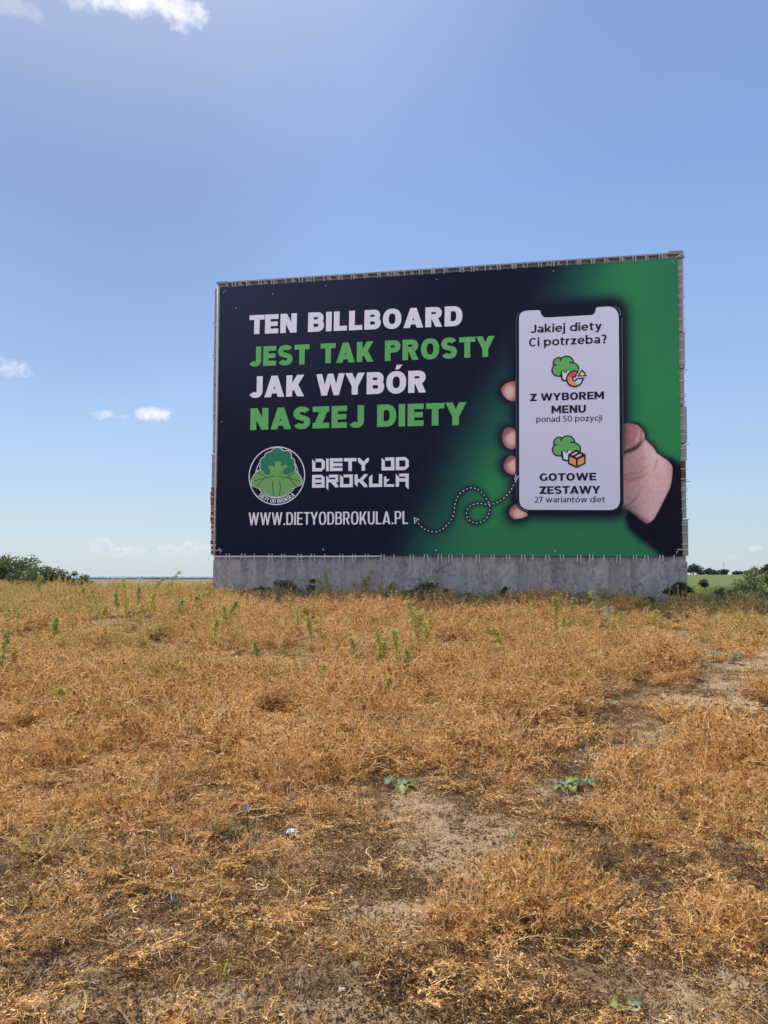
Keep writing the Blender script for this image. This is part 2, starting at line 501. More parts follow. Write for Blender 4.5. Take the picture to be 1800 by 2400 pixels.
def dry_tuft(seed, h, r, ns, nside, nleaf, w, lean=0.6):
    rg = np.random.default_rng(seed)
    VV, FF, CC = [], [], []
    nv = 0
    def put(P, Wd, c):
        nonlocal nv
        V, Fq = ribbons(P, Wd, rg=rg)
        VV.append(V); FF.append(Fq + nv); nv += len(V)
        CC.append(np.repeat(c, P.shape[1] * 2))
    a = rg.random(ns) * 6.283
    r0 = r * 0.45 * np.sqrt(rg.random(ns))
    s0 = np.stack([np.cos(a) * r0, np.sin(a) * r0, np.zeros(ns)], 1)
    a2 = a + rg.normal(size=ns) * 0.9
    le = lean * (0.3 + rg.random(ns))
    d = np.stack([np.cos(a2) * le, np.sin(a2) * le, np.ones(ns)], 1)
    L = h * (0.75 + 0.7 * rg.random(ns))
    P = walk(s0, d, L, 9, rg.normal(size=ns) * 0.16, 0.05 + 0.10 * lean, rg)
    put(P, w * 1.15 * np.linspace(1, 0.5, 9)[None, :] * (0.8 + 0.5 * rg.random((ns, 1))), 0.55 + 0.45 * rg.random(ns))
    m = ns // 4                     # straight dry stalks sticking out
    a3 = rg.random(m) * 6.283
    b0 = np.stack([np.cos(a3) * r * .5 * rg.random(m), np.sin(a3) * r * .5 * rg.random(m), np.zeros(m)], 1)
    b1 = np.stack([rg.normal(size=m) * lean * .8, rg.normal(size=m) * lean * .8, np.ones(m)], 1)
    B = walk(b0, b1, h * (0.45 + 0.5 * rg.random(m)), 5, rg.normal(size=m) * 0.03, 0.02, rg)
    put(B, w * 0.8 * np.ones((m, 5)), 0.85 + 0.2 * rg.random(m))
    # side shoots and tendrils
    i = rg.integers(0, ns, nside); j = rg.integers(1, 9, nside)
    st = P[i, j] + rg.normal(size=(nside, 3)) * 0.004
    dd = rg.normal(size=(nside, 3)); dd[:, 2] = np.abs(dd[:, 2]) * 0.7
    Ls = h * (0.10 + 0.26 * rg.random(nside))
    Q = walk(st, dd, Ls, 6, rg.normal(size=nside) * 0.5, 0.05, rg)
    put(Q, w * 0.7 * np.linspace(1, 0.4, 6)[None, :] * (0.6 + 0.6 * rg.random((nside, 1))), 0.25 + 0.6 * rg.random(nside))
    # shrivelled leaflets and pods
    i = rg.integers(0, nside, nleaf); j = rg.integers(1, 6, nleaf)
    st = Q[i, j]
    dd = rg.normal(size=(nleaf, 3)); dd[:, 2] -= 0.2
    Ll = (0.006 + 0.015 * rg.random(nleaf)) * (w / 0.003) ** 0.8
    Z = walk(st, dd, Ll, 4, rg.normal(size=nleaf) * 0.6, 0.0, rg)
    put(Z, Ll[:, None] * np.array([0.08, 0.42, 0.36, 0.05])[None, :] * (0.6 + 0.6 * rg.random((nleaf, 1))), 0.7 * rg.random(nleaf) ** 1.3)
    return np.concatenate(VV), np.concatenate(FF), np.concatenate(CC)

def template(name, V, Fq, C, m):
    me = new_mesh(name, V, Fq, m)
    vfloat(me, C, 'shade')
    return bpy.data.objects.new(name, me)        # never linked: only instanced

def gn_scatter(name, pts, rot, scl, idx, tint, templates):
    me = bpy.data.meshes.new(name)
    me.vertices.add(len(pts)); me.vertices.foreach_set('co', np.asarray(pts, np.float32).ravel())
    for nm, ty, va in (('rot', 'FLOAT_VECTOR', rot), ('scl', 'FLOAT_VECTOR', scl)):
        a = me.attributes.new(nm, ty, 'POINT'); a.data.foreach_set('vector', np.asarray(va, np.float32).ravel())
    a = me.attributes.new('idx', 'INT', 'POINT'); a.data.foreach_set('value', np.asarray(idx, np.int32))
    vfloat(me, tint, 'tint')
    me.update()
    o = add_obj(name, me)
    g = bpy.data.node_groups.new(name, 'GeometryNodeTree')
    g.interface.new_socket('Geometry', in_out='INPUT', socket_type='NodeSocketGeometry')
    g.interface.new_socket('Geometry', in_out='OUTPUT', socket_type='NodeSocketGeometry')
    N, L = g.nodes, g.links
    gi = N.new('NodeGroupInput'); go = N.new('NodeGroupOutput')
    j = N.new('GeometryNodeGeometryToInstance')
    for t in reversed(templates):      # multi-input sockets list the last link first
        oi = N.new('GeometryNodeObjectInfo'); oi.inputs['Object'].default_value = t
        L.new(oi.outputs['Geometry'], j.inputs[0])
    ip = N.new('GeometryNodeInstanceOnPoints')
    L.new(gi.outputs[0], ip.inputs['Points']); L.new(j.outputs[0], ip.inputs['Instance'])
    ip.inputs['Pick Instance'].default_value = True
    def na(nm, dt):
        n = N.new('GeometryNodeInputNamedAttribute'); n.data_type = dt; n.inputs['Name'].default_value = nm; return n.outputs['Attribute']
    L.new(na('idx', 'INT'), ip.inputs['Instance Index'])
    r = N.new('FunctionNodeEulerToRotation'); L.new(na('rot', 'FLOAT_VECTOR'), r.inputs[0])
    L.new(r.outputs[0], ip.inputs['Rotation'])
    L.new(na('scl', 'FLOAT_VECTOR'), ip.inputs['Scale'])
    L.new(ip.outputs[0], go.inputs[0])
    md = o.modifiers.new('scatter', 'NODES'); md.node_group = g
    return o

def crop_material():
    m = mat('dried_crop', rough=0.65, spec=0.25)
    n = NT(m)
    P = n.pos()
    sh = n.attr('shade').outputs['Fac']
    ti = n.attr('tint', 'INSTANCER').outputs['Fac']
    v = n.math('ADD', n.math('MULTIPLY', sh, 0.75), n.math('MULTIPLY', n.noise(P, 3.0, 4), 0.30))
    dry = n.ramp(v, [(0.13, (0.095, 0.043, 0.013)), (0.31, (0.41, 0.210, 0.060)), (0.50, (0.78, 0.450, 0.145)), (0.69, (0.91, 0.63, 0.27)), (0.91, (0.96, 0.84, 0.58))])
    grn = n.ramp(v, [(0.1, (0.16, 0.17, 0.04)), (0.45, (0.36, 0.33, 0.08)), (0.75, (0.60, 0.50, 0.15)), (1.0, (0.76, 0.68, 0.32))])
    dk = n.ramp(v, [(0.1, (0.025, 0.018, 0.010)), (0.55, (0.11, 0.072, 0.036)), (0.85, (0.24, 0.165, 0.09)), (1.0, (0.50, 0.40, 0.25))])
    c = n.mix(n.ramp(ti, [(0.5, (0, 0, 0)), (1.0, (1, 1, 1))]), dry, grn)
    c = n.mix(n.ramp(ti, [(0.0, (1, 1, 1)), (0.45, (0, 0, 0))]), c, dk)
    n.color(c)
    n.leafy(c, 0.26)
    return m
CROPM = crop_material()

RP = [(930, 1848, 58, ('glaucous', 'glaucous', 'fresh'), 6, 'blue green leafy plant standing alone on bare soil in the middle'), (1322, 1852, 46, ('fresh', 'glaucous'), 6, 'green plant with a yellow edged leaf, left half of the close pair'), (1372, 1846, 46, ('glaucous',), 6, 'grey green frilled plant, right half of the close pair'),
      (1718, 1556, 26, ('glaucous', 'fresh', 'glaucous'), 7, 'large blue green plant at the edge of the wheel track on the right'), (1672, 1550, 18, ('glaucous', 'fresh'), 5, 'small pale plant left of the large one at the wheel track'), (1643, 1564, 16, ('glaucous', 'fresh'), 5, 'pale leaved plant just below the small one at the wheel track'),
      (1602, 1514, 18, ('fresh', 'dark'), 6, 'dark green plant farthest of those near the wheel track'), (1430, 1634, 20, ('glaucous', 'fresh'), 4, 'two toned seedling in the crop right of centre'), (1432, 1664, 22, ('fresh', 'glaucous'), 4, 'green seedling directly below the two toned one'),
      (1210, 1698, 22, ('glaucous', 'fresh'), 4, 'dark leaved seedling in the crop at the centre right'), (1376, 1782, 28, ('fresh', 'glaucous'), 4, 'flat leaved seedling above the close pair of plants'), (1474, 2378, 56, ('glaucous', 'fresh'), 4, 'nearest plant, two pale round leaves at the bottom edge of the photo'),
      (652, 1905, 22, ('glaucous', 'fresh'), 4, 'small white edged seedling on the near soil left of centre'), (732, 1898, 16, ('fresh', 'glaucous'), 4, 'tiny green seedling right of the white edged one'), (320, 1452, 30, ('glaucous', 'deep'), 7, 'dark grey leaved plant in the dark hollow of the crop at the left'),
      (1757, 1584, 14, ('glaucous',), 4, 'tiny pale seedling in the wheel track at the right'), (1790, 1925, 26, ('glaucous',), 4, 'grey green plant cut off by the right edge in the near field'), (930, 1606, 16, ('glaucous',), 4, 'tiny blue green seedling under the slim upright pair')]
for (u, v, rp, kd, nl, lb) in RP:
    p = ground_hit(u, v); CLEAR.append((p[0], p[1] - 0.12 - 0.03 * p[1] * (p[1] > 6), max(0.10, rp * p[1] / F * 1.25) + 0.02 * p[1] * (p[1] > 6)))
for (u, v, r_) in ((685, 1962, .10), (545, 1965, .12), (398, 2135, .12), (577, 1945, .06)):
    p = ground_hit(u, v); CLEAR.append((p[0], p[1] - 0.05, r_))

def crop():
    mats = CROPM
    T = []
    for i in range(7):      # tall tangled tufts
        T.append(template('crop_tuft', *dry_tuft(100 + i, 0.26, 0.19, 20, 400, 1000, 0.0050, 0.8), mats))
    for i in range(7):      # low near tufts
        T.append(template('crop_tuft_low', *dry_tuft(200 + i, 0.16, 0.18, 16, 420, 900, 0.0032, 1.2), mats))
    for i in range(4):      # yet lower trodden wisps
        T.append(template('crop_wisp', *dry_tuft(300 + i, 0.10, 0.16, 8, 160, 260, 0.0022, 2.2), mats))
    pts, rot, scl, idx, tint = [], [], [], [], []
    rg = np.random.default_rng(5)
    def scatter(n, y0, y1, kind, dens_pow=1.0, thr=1.0, xs=0.66, xm=1.0):
        y = np.sqrt(rg.random(n) * (y1 ** 2 - y0 ** 2) + y0 ** 2)
        x = (rg.random(n) * 2 - 1) * (xs * y + xm)
        d = crop_density(x, y) ** dens_pow
        k = rg.random(n) < d * thr * (sstep(3.8, 7.0, y) if kind == 0 and y0 > 3 else 1)
        # keep clear of the wall and what stands behind it
        x, y, d = x[k], y[k], d[k]
        ylim = 17.2 - 0.175 * (x - 1.4)
        k = (y < ylim) | ((x < -4.9) & (y < 24) & (rg.random(len(x)) < 0.9))
        k &= ~((x > 8.5) & (y > 18.5 - 0.10 * x))
        x, y, d = x[k], y[k], d[k]
        m = len(x)
        z = height(x, y)
        u, v = project(x, y, z)
        pts.append(np.stack([x, y, z - 0.01], 1))
        rot.append(np.stack([rg.normal(size=m) * 0.12, rg.normal(size=m) * 0.12, rg.random(m) * 6.283], 1))
        g = 0.5 + 0.40 * sstep(0.64, 0.82, 0.5 * fbm(x, y, 0.5, 3, 21) + 0.5 * fbm(x, y, 2.6, 2, 23) + 0.12 * sstep(7, 15, y) + 0.10 * sstep(0, -6, x) * sstep(8, 14, y) + 0.16 * (rg.random(m) - 0.5) - 0.14 * (1 - sstep(4, 9, y)))
        g = g - 0.17 * rg.random(m) ** 2
        dark = (rg.random(m) < 0.025 + 0.30 * sstep(0.45, 0.2, d) ) & (y < 5.5)
        if kind == 2: dark |= rg.random(m) < 0.45
        g = np.where(dark, 0.28 * rg.random(m), g)
        tint.append(g)
        if kind == 0:
            s = (0.72 + 0.5 * rg.random(m) + 0.10 * sstep(13, 17, y)) * (0.70 if y0 < 3 else 1)
            idx.append(rg.integers(0, 7, m)); zz = s * (1.0 if y0 < 3 else 0.84) * (0.26 + 1.30 * sstep(0.34, 0.66, 0.35 * fbm(x, y, 0.9, 3, 31) + 0.65 * fbm(x, y, 2.9, 2, 33)))
        elif kind == 1:
            s = 0.75 + 0.55 * rg.random(m); idx.append(7 + rg.integers(0, 7, m)); zz = s * (0.35 + 1.1 * d * sstep(0.3, 0.65, fbm(x, y, 3.2, 2, 36)))
        else:
            s = 0.7 + 0.7 * rg.random(m); idx.append(14 + rg.integers(0, 4, m)); zz = s * 0.8
        scl.append(np.stack([s, s, zz], 1))
    scatter(3900, 3.8, 9.5, 0, 1.0, 1.0)
    scatter(14500, 9.5, 24, 0, 1.0, 1.0)
    scatter(3200, 1.6, 6.5, 1, 1.0, 1.0)
    scatter(1600, 6.5, 10, 1, 1.0, 0.7)
    scatter(900, 1.8, 6.0, 0, 2.2, 1.0)
    scatter(4200, 1.5, 6.5, 2, 0.5, 0.45)
    scatter(3600, 6.0, 12, 2, 0.3, 0.5)
    o = gn_scatter('dried_crop', np.concatenate(pts), np.concatenate(rot), np.concatenate(scl), np.concatenate(idx), np.concatenate(tint), T)
    tag(o, 'tangled orange brown dried crop covering the whole field', 'dried crop', kind='stuff')
    print('crop tufts', len(np.concatenate(idx)))
crop()

def ico(rg, c, r):
    ph = (1 + 5 ** 0.5) / 2
    v = np.array([(-1, ph, 0), (1, ph, 0), (-1, -ph, 0), (1, -ph, 0), (0, -1, ph), (0, 1, ph), (0, -1, -ph), (0, 1, -ph), (ph, 0, -1), (ph, 0, 1), (-ph, 0, -1), (-ph, 0, 1)]) / 1.9
    f = np.array([(0, 11, 5), (0, 5, 1), (0, 1, 7), (0, 7, 10), (0, 10, 11), (1, 5, 9), (5, 11, 4), (11, 10, 2), (10, 7, 6), (7, 1, 8), (3, 9, 4), (3, 4, 2), (3, 2, 6), (3, 6, 8), (3, 8, 9), (4, 9, 5), (2, 4, 11), (6, 2, 10), (8, 6, 7), (9, 8, 1)])
    v = v * (0.75 + 0.5 * rg.random((12, 1))) * r * np.array([1, 1, 0.7]) + c
    return v, f

def litter():
    """dark crumbs, curled bits and straw lying on the soil"""
    rg = np.random.default_rng(9)
    T = []
    for t in range(6):
        n = 230; r = 0.16
        a = rg.random(n) * 6.283; q = r * np.sqrt(rg.random(n)) * 1.1
        st = np.stack([np.cos(a) * q, np.sin(a) * q, rg.random(n) * 0.016 + 0.003], 1)
        d = rg.normal(size=(n, 3)) * np.array([1, 1, 0.55])
        L = 0.007 + 0.022 * rg.random(n) ** 2
        P = walk(st, d, L, 5, rg.normal(size=n) * 0.7, 0.0, rg)
        V1, F1 = ribbons(P, (0.0016 + 0.0034 * rg.random((n, 1))) * np.array([[0.4, 1, 1.1, 0.8, 0.2]]), rg=rg)
        C1 = np.repeat(rg.random(n) ** 1.6 * 0.6, 10)
        n2 = 3
        a = rg.random(n2) * 6.283; q = r * rg.random(n2)
        st = np.stack([np.cos(a) * q, np.sin(a) * q, rg.random(n2) * 0.012 + 0.012], 1)
        d = rg.normal(size=(n2, 3)) * np.array([1, 1, 0.22])
        P = walk(st, d, 0.02 + 0.08 * rg.random(n2), 7, rg.normal(size=n2) * 0.22, 0.0, rg)
        V2, F2 = ribbons(P, np.full((n2, 7), 0.0030), rg=rg)
        C2 = np.repeat(0.72 + 0.28 * rg.random(n2), 14)
        T.append(template('litter_patch', np.concatenate([V1, V2]), np.concatenate([F1, F2 + len(V1)]), np.concatenate([C1, C2]), CROPM))
    n = 9000
    y = np.sqrt(rg.random(n) * (9.5 ** 2 - 1.5 ** 2) + 1.5 ** 2)
    x = (rg.random(n) * 2 - 1) * (0.62 * y + 0.5)
    sm = soil_mask(x, y)
    k = rg.random(n) < (0.58 - 0.44 * sstep(0.3, 0.75, sm)) * (1 - 0.6 * sstep(6, 9.5, y))
    x, y = x[k], y[k]; m = len(x)
    pts = np.stack([x, y, height(x, y) + 0.001], 1)
    s = 0.75 + 0.6 * rg.random(m)
    o = gn_scatter('plant_litter', pts, np.stack([rg.normal(size=m) * 0.05, rg.normal(size=m) * 0.05, rg.random(m) * 6.283], 1), np.stack([s, s, s], 1), rg.integers(0, 6, m), 0.02 + 0.42 * rg.random(m) ** 1.4, T)
    tag(o, 'dark crumbs and pale straw bits scattered on the bare soil', 'plant litter', kind='stuff')
    # clods
    Tc = []
    mc = mat('soil_clod', rough=0.95, spec=0.1)
    nn = NT(mc); nn.color(nn.mix(nn.noise(nn.pos(), 30, 4), (0.07, 0.042, 0.022), (0.36, 0.25, 0.145)))
    for t in range(5):
        VV, FF = [], []; k0 = 0
        for q in range(46):
            rr = 0.002 + 0.009 * rg.random() ** 5
            v, f = ico(rg, np.array([rg.normal() * 0.07, rg.normal() * 0.07, rr * 0.4]), rr)
            VV.append(v); FF.append(f + k0); k0 += 12
        V = np.concatenate(VV); Tc.append(template('clod_patch', V, np.concatenate(FF), np.zeros(len(V)), mc))
    n = 5200
    y = np.sqrt(rg.random(n) * (8.5 ** 2 - 1.5 ** 2) + 1.5 ** 2)
    x = (rg.random(n) * 2 - 1) * (0.62 * y + 0.5)
    k = rg.random(n) < 0.18 + 0.6 * soil_mask(x, y)
    x, y = x[k], y[k]; m = len(x)
    s = 0.7 + 0.8 * rg.random(m)
    o = gn_scatter('soil_clods', np.stack([x, y, height(x, y)], 1), np.stack([np.zeros(m), np.zeros(m), rg.random(m) * 6.283], 1), np.stack([s, s, s], 1), rg.integers(0, 5, m), np.zeros(m), Tc)
    tag(o, 'small clods and crumbs of dry sandy earth', 'soil clods', kind='stuff')
litter()

# ------------------------------------------------------------------ sign plane: a 12.2 m wide banner about 19 m away
def _corners():
    q = [ray(516, 673), ray(1589, 604), ray(1600, 1304), ray(506, 1301)]
    d1, d3, d2 = np.linalg.solve(np.stack([q[1], q[3], -q[2]], 1), q[0])
    P = np.array([q[0], d1 * q[1], d2 * q[2], d3 * q[3]])
    P *= 12.2 / np.linalg.norm(P[1] - P[0])
    return P + np.array([0, 0, EYE])
PC = _corners()
SU = (PC[1] - PC[0]) / 12.2                      # along the banner
SH = np.linalg.norm(PC[0] - PC[3])
SV = (PC[0] - PC[3]) / SH                        # up the banner
SN = unit(np.cross(SU, SV))                      # towards the viewer
SO = PC[3]                                       # lower left corner
_C = np.array([0, 0, EYE])
def pl(u, v, off=0.0):
    """photo pixel of the artwork -> metres on the banner plane (a, b)"""
    r = ray(u, v)
    t = ((SO - _C) @ SN) / (r @ SN)
    q = _C + r * t - SO
    G = np.array([[SU @ SU, SU @ SV], [SU @ SV, SV @ SV]])
    return np.linalg.solve(G, np.array([q @ SU, q @ SV]))
def pls(pts):
    return np.array([pl(*p) for p in pts])
def W3(ab, off=0.0):
    ab = np.asarray(ab, float)
    return SO + ab[..., :1] * SU + ab[..., 1:2] * SV + off * SN

def union_mesh(polys, extra=None):
    """union of overlapping simple polygons as one flat triangulation"""
    vs, fs = [], []
    for p in polys:
        p = [tuple(map(float, q)) for q in p]
        a = sum(p[i][0] * p[(i + 1) % len(p)][1] - p[(i + 1) % len(p)][0] * p[i][1] for i in range(len(p)))
        if a < 0: p = p[::-1]
        fs.append(list(range(len(vs), len(vs) + len(p))))
        vs += p
    if extra is not None: vs += [tuple(map(float, q)) for q in extra]
    V, E_, Fc, ov, oe, of = delaunay_2d_cdt([Vector(v) for v in vs], [], fs, 0, 1e-5, True)
    out = [list(f) for f, o in zip(Fc, of) if len(o)]
    return np.array([(v.x, v.y) for v in V]), out

def flat(name, polys, material, off, parent, extra=None, colf=None):
    V, Fc = union_mesh(polys, extra)
    # face the viewer
    me = new_mesh(name, W3(V, off), Fc, material)
    if colf is not None: vcol(me, colf(V))
    return add_obj(name, me, parent)

def circle(c, r, n=48, a0=0, a1=2 * math.pi, ry=None):
    ry = ry or r
    full = abs(a1 - a0) > 6.28
    k = n if full else n + 1
    return [(c[0] + r * math.cos(a0 + (a1 - a0) * i / n), c[1] + ry * math.sin(a0 + (a1 - a0) * i / n)) for i in range(k)]

def stroke(pts, w, wfun=None):
    """quads (with small overlap) along a polyline: list of polygons"""
    out = []
    pts = [np.asarray(p, float) for p in pts]
    n = len(pts)
    hw = []
    nrm = []
    for i in range(n):
        t = pts[min(i + 1, n - 1)] - pts[max(i - 1, 0)]
        t = t / (np.linalg.norm(t) + 1e-12)
        hw.append((wfun(t) if wfun else w) / 2); nrm.append(np.array([-t[1], t[0]]))
    L = [pts[i] + nrm[i] * hw[i] for i in range(n)]; Rr = [pts[i] - nrm[i] * hw[i] for i in range(n)]
    for i in range(n - 1):
        for t in ((L[i], L[i + 1], Rr[i + 1]), (L[i], Rr[i + 1], Rr[i])):
            ar = (t[1][0] - t[0][0]) * (t[2][1] - t[0][1]) - (t[2][0] - t[0][0]) * (t[1][1] - t[0][1])
            if abs(ar) > 1e-9: out.append(list(t))
    return out
def ring(c, r, w, n=72, a0=0, a1=2 * math.pi, ry=None):
    pts = [(c[0] + r * math.cos(a0 + (a1 - a0) * i / n), c[1] + (ry or r) * math.sin(a0 + (a1 - a0) * i / n)) for i in range(n + 1)]
    return stroke(pts, w)
def catmull(pts, n=12):
    P = [np.asarray(p, float) for p in pts]
    P = [2 * P[0] - P[1]] + P + [2 * P[-1] - P[-2]]
    out = []
    for i in range(1, len(P) - 2):
        for k in range(n):
            t = k / n
            out.append(0.5 * (2 * P[i] + (P[i + 1] - P[i - 1]) * t + (2 * P[i - 1] - 5 * P[i] + 4 * P[i + 1] - P[i + 2]) * t * t + (3 * P[i] - P[i - 1] - 3 * P[i + 1] + P[i + 2]) * t ** 3))
    return out + [P[-2]]

# ---- lettering: every glyph is drawn from strokes (cap height 1)
class Font:
    def __init__(s, sv, sh, wd, sq=2.0, xh=0.74): s.v = sv; s.h = sh; s.w = wd; s.sq = sq; s.xh = xh
    def arc(s, cx, cy, rx, ry, a0, a1, n=22):
        out = []
        for i in range(n + 1):
            a = R(a0 + (a1 - a0) * i / n); c, q = math.cos(a), math.sin(a); e = 2 / s.sq
            out.append((cx + rx * math.copysign(abs(c) ** e, c), cy + ry * math.copysign(abs(q) ** e, q)))
        return out
    def cur(s, pts, k=1.0):
        return stroke(pts, 0, lambda t: k * math.hypot(s.v * t[1], s.h * t[0]))
    def bar(s, x0, y0, x1, y1): return [[(x0, y0), (x1, y0), (x1, y1), (x0, y1)]]
    def dia(s, x0, y0, x1, y1, k=1.0):
        """slanted stem with level ends; x are centre positions"""
        L = math.hypot(x1 - x0, y1 - y0); w = s.v * k * L / abs(y1 - y0) / 2
        return [[(x0 - w, y0), (x0 + w, y0), (x1 + w, y1), (x1 - w, y1)]]
    def glyph(s, ch):
        v, h, W_, xh = s.v, s.h, s.w, s.xh
        b = s.bar; m = W_
        if ch == 'I': return b(0, 0, v, 1), v
        if ch in 'LŁ':
            w = m * 0.80; g = b(0, 0, v, 1) + b(0, 0, w, h)
            if ch == 'Ł': g += [[(-0.12, 0.36), (v + 0.18, 0.58), (v + 0.18, 0.58 + h), (-0.12, 0.36 + h)]]
            return g, w
        if ch == 'T': w = m * 0.96; return b(0, 1 - h, w, 1) + b(w / 2 - v / 2, 0, w / 2 + v / 2, 1), w
        if ch == 'E': w = m * 0.84; return b(0, 0, v, 1) + b(0, 0, w, h) + b(0, 1 - h, w, 1) + b(0, .5 - h * .48, w * .95, .5 + h * .48), w
        if ch == 'N': w = m * 1.02; return b(0, 0, v, 1) + b(w - v, 0, w, 1) + [[(0, 1), (v * 1.12, 1), (w, 0), (w - v * 1.12, 0)]], w
        if ch == 'M': w = m * 1.28; return b(0, 0, v, 1) + b(w - v, 0, w, 1) + [[(0, 1), (v, 1), (w / 2 + v * .5, .22), (w / 2 - v * .5, .22)], [(w, 1), (w - v, 1), (w / 2 - v * .5, .22), (w / 2 + v * .5, .22)]], w
        if ch in 'OÓ':
            w = m * 1.10; g = s.cur(s.arc(w / 2, .5, (w - v) / 2, (1.03 - h) / 2, 0, 360, 56))
            if ch == 'Ó': g += [[(w * .44, 1.09), (w * .62, 1.09), (w * .62 + .17, 1.30), (w * .62 - .10, 1.30)]]
            return g, w
        if ch == 'C': w = m * 1.0; return s.cur(s.arc(w * .54, .5, w * .54 - v / 2, (1.03 - h) / 2, 48, 312, 40)), w
        if ch == 'G':
            w = m * 1.04; g = s.cur(s.arc(w * .54, .5, w * .54 - v / 2, (1.03 - h) / 2, 48, 330, 40))
            return g + b(w - v, .06, w, .52) + b(w * .58, .52 - h * .85, w, .52) [:0] + b(w - v, .08, w, .52), w
        if ch == 'D': w = m * 1.02; return b(0, 0, v, 1) + b(0, 0, w * .5, h) + b(0, 1 - h, w * .5, 1) + s.cur(s.arc(w * .48, .5, w * .52 - v / 2, (1 - h) / 2, -90, 90)), w
        if ch in 'PR':
            w = m * 0.95; r = (0.60 - h / 2 * 0) / 2; cy = 1 - r; yb = 1 - 2 * r
            g = b(0, 0, v, 1) + b(0, 1 - h, w * .6, 1) + b(0, yb, w * .6, yb + h) + s.cur(s.arc(w * .58, cy, w * .42 - v / 2, r - h / 2, -90, 90))
            if ch == 'R': w2 = w * 1.05; g += s.dia(w2 - v * .62, 0, w * .52, yb + h * .5); return g, w2
            return g, w
        if ch == 'B':
            w = m * 0.98; r1 = .245 + h * .02; r2 = .275 + h * .02; g = b(0, 0, v, 1) + b(0, 1 - h, w * .6, 1) + b(0, 0, w * .6, h)
            ym = 0.52; g += b(0, ym - h * .45, w * .6, ym + h * .45)
            g += s.cur(s.arc(w * .58, (1 - h / 2 + ym) / 2, w * .38 - v / 2, (1 - h / 2 - ym) / 2, -90, 90)) + s.cur(s.arc(w * .58, (h / 2 + ym) / 2, w * .42 - v / 2, (ym - h / 2) / 2, -90, 90))
            return g, w
        if ch == 'A':
            w = m * 1.16; hw = v * .56; return s.dia(hw, 0, w / 2, 1)[:0] + [[(0, 0), (v * 1.1, 0), (w / 2 + v * .52, 1), (w / 2 - v * .52, 1)], [(w, 0), (w - v * 1.1, 0), (w / 2 - v * .52, 1), (w / 2 + v * .52, 1)]] + b(w * .24, .17, w * .76, .17 + h * .85), w
        if ch == 'J':
            w = m * 0.80; return b(w - v, .34, w, 1) + s.cur(s.arc(w * .48, .34, w * .52 - v / 2, .355 - h / 2, 0, -150, 26)), w
        if ch == 'U': w = m * 1.0; return b(0, .4, v, 1) + b(w - v, .4, w, 1) + s.cur(s.arc(w / 2, .41, (w - v) / 2, .425 - h / 2, 180, 360)), w
        if ch == 'K': w = m * 1.04; return b(0, 0, v, 1) + s.dia(v * .85, .28, w - v * .62, 1) + s.dia(w - v * .58, 0, w * .42, .62), w
        if ch == 'Y': w = m * 1.10; return b(w / 2 - v / 2, 0, w / 2 + v / 2, .46) + [[(0, 1), (v * 1.12, 1), (w / 2 + v * .5, .38), (w / 2 - v * .5, .38)], [(w, 1), (w - v * 1.12, 1), (w / 2 - v * .5, .38), (w / 2 + v * .5, .38)]], w
        if ch == 'W':
            w = m * 1.62; k = v * .98; q = w * .29
            return [[(0, 1), (k, 1), (q + k * .46, 0), (q - k * .46, 0)], [(w / 2 - k * .46, 1), (w / 2 + k * .46, 1), (q + k * .46, 0), (q - k * .46, 0)],
                    [(w / 2 - k * .46, 1), (w / 2 + k * .46, 1), (w - q + k * .46, 0), (w - q - k * .46, 0)], [(w, 1), (w - k, 1), (w - q - k * .46, 0), (w - q + k * .46, 0)]], w
        if ch == 'Z': w = m * 0.92; return b(0, 1 - h, w, 1) + b(0, 0, w, h) + [[(0, 0), (v * 1.25, 0), (w, 1), (w - v * 1.25, 1)]], w
        if ch == 'S':
            w = m * 0.94; rx = (w - v) / 2; ry = (1.03 - h) / 4; cx = w / 2; cy1 = 1.015 - h / 2 - ry; cy2 = -.015 + h / 2 + ry
            top = s.arc(cx, cy1, rx, ry, 22, 180, 22); mid = [(cx - rx, cy1), (cx - rx * .93, cy1 - ry * .45), (cx - rx * .55, cy1 - ry * .78), (cx, .5), (cx + rx * .55, cy2 + ry * .78), (cx + rx * .93, cy2 + ry * .45), (cx + rx, cy2)]
            bot = s.arc(cx, cy2, rx, ry, 0, -158, 22)
            return s.cur(top[:-1] + catmull(mid, 5) + bot[1:]), w
        if ch == '.': return b(0, 0, v * 1.05, v * 1.05), v
        # lower case and figures
        rx = .33 * m / .72; 
        if ch in 'oó':
            w = .68 * m / .72; g = s.cur(s.arc(w / 2, xh / 2, (w - v) / 2, (xh + .02 - h) / 2, 0, 360, 44))
            if ch == 'ó': g += [[(w * .45, xh + .10), (w * .60, xh + .10), (w * .60 + .14, xh + .26), (w * .60 - .05, xh + .26)]]
            return g, w
        if ch in 'bpd':
            w = .68 * m / .72; g = s.cur(s.arc(w / 2, xh / 2, (w - v) / 2, (xh + .02 - h) / 2, 0, 360, 44))
            if ch == 'b': g += b(0, 0, v, 1.05)
            if ch == 'p': g += b(0, -.27, v, xh)
            if ch == 'd': g += b(w - v, 0, w, 1.05)
            return g, w
        if ch == 'a':
            w = .58 * m / .72; g = b(w - v, 0, w, xh * .62) + s.cur(s.arc(w * .47, xh * .62, w * .53 - v / 2, xh * .38 - h / 2 + .01, 0, 140, 18))
            return g + s.cur(s.arc(w * .46, .215, w * .46 - v / 2, .215 - h / 2, 0, 360, 30)), w
        if ch in 'ec':
            w = (.66 if ch == 'e' else .60) * m / .72; g = s.cur(s.arc(.33 * m / .72, xh / 2, .33 * m / .72 - v / 2, (xh + .02 - h) / 2, 0 if ch == 'e' else 42, 318, 36))
            if ch == 'e': g += b(v * .5, xh / 2 - h * .42, w - v * .3, xh / 2 + h * .42)
            return g, w
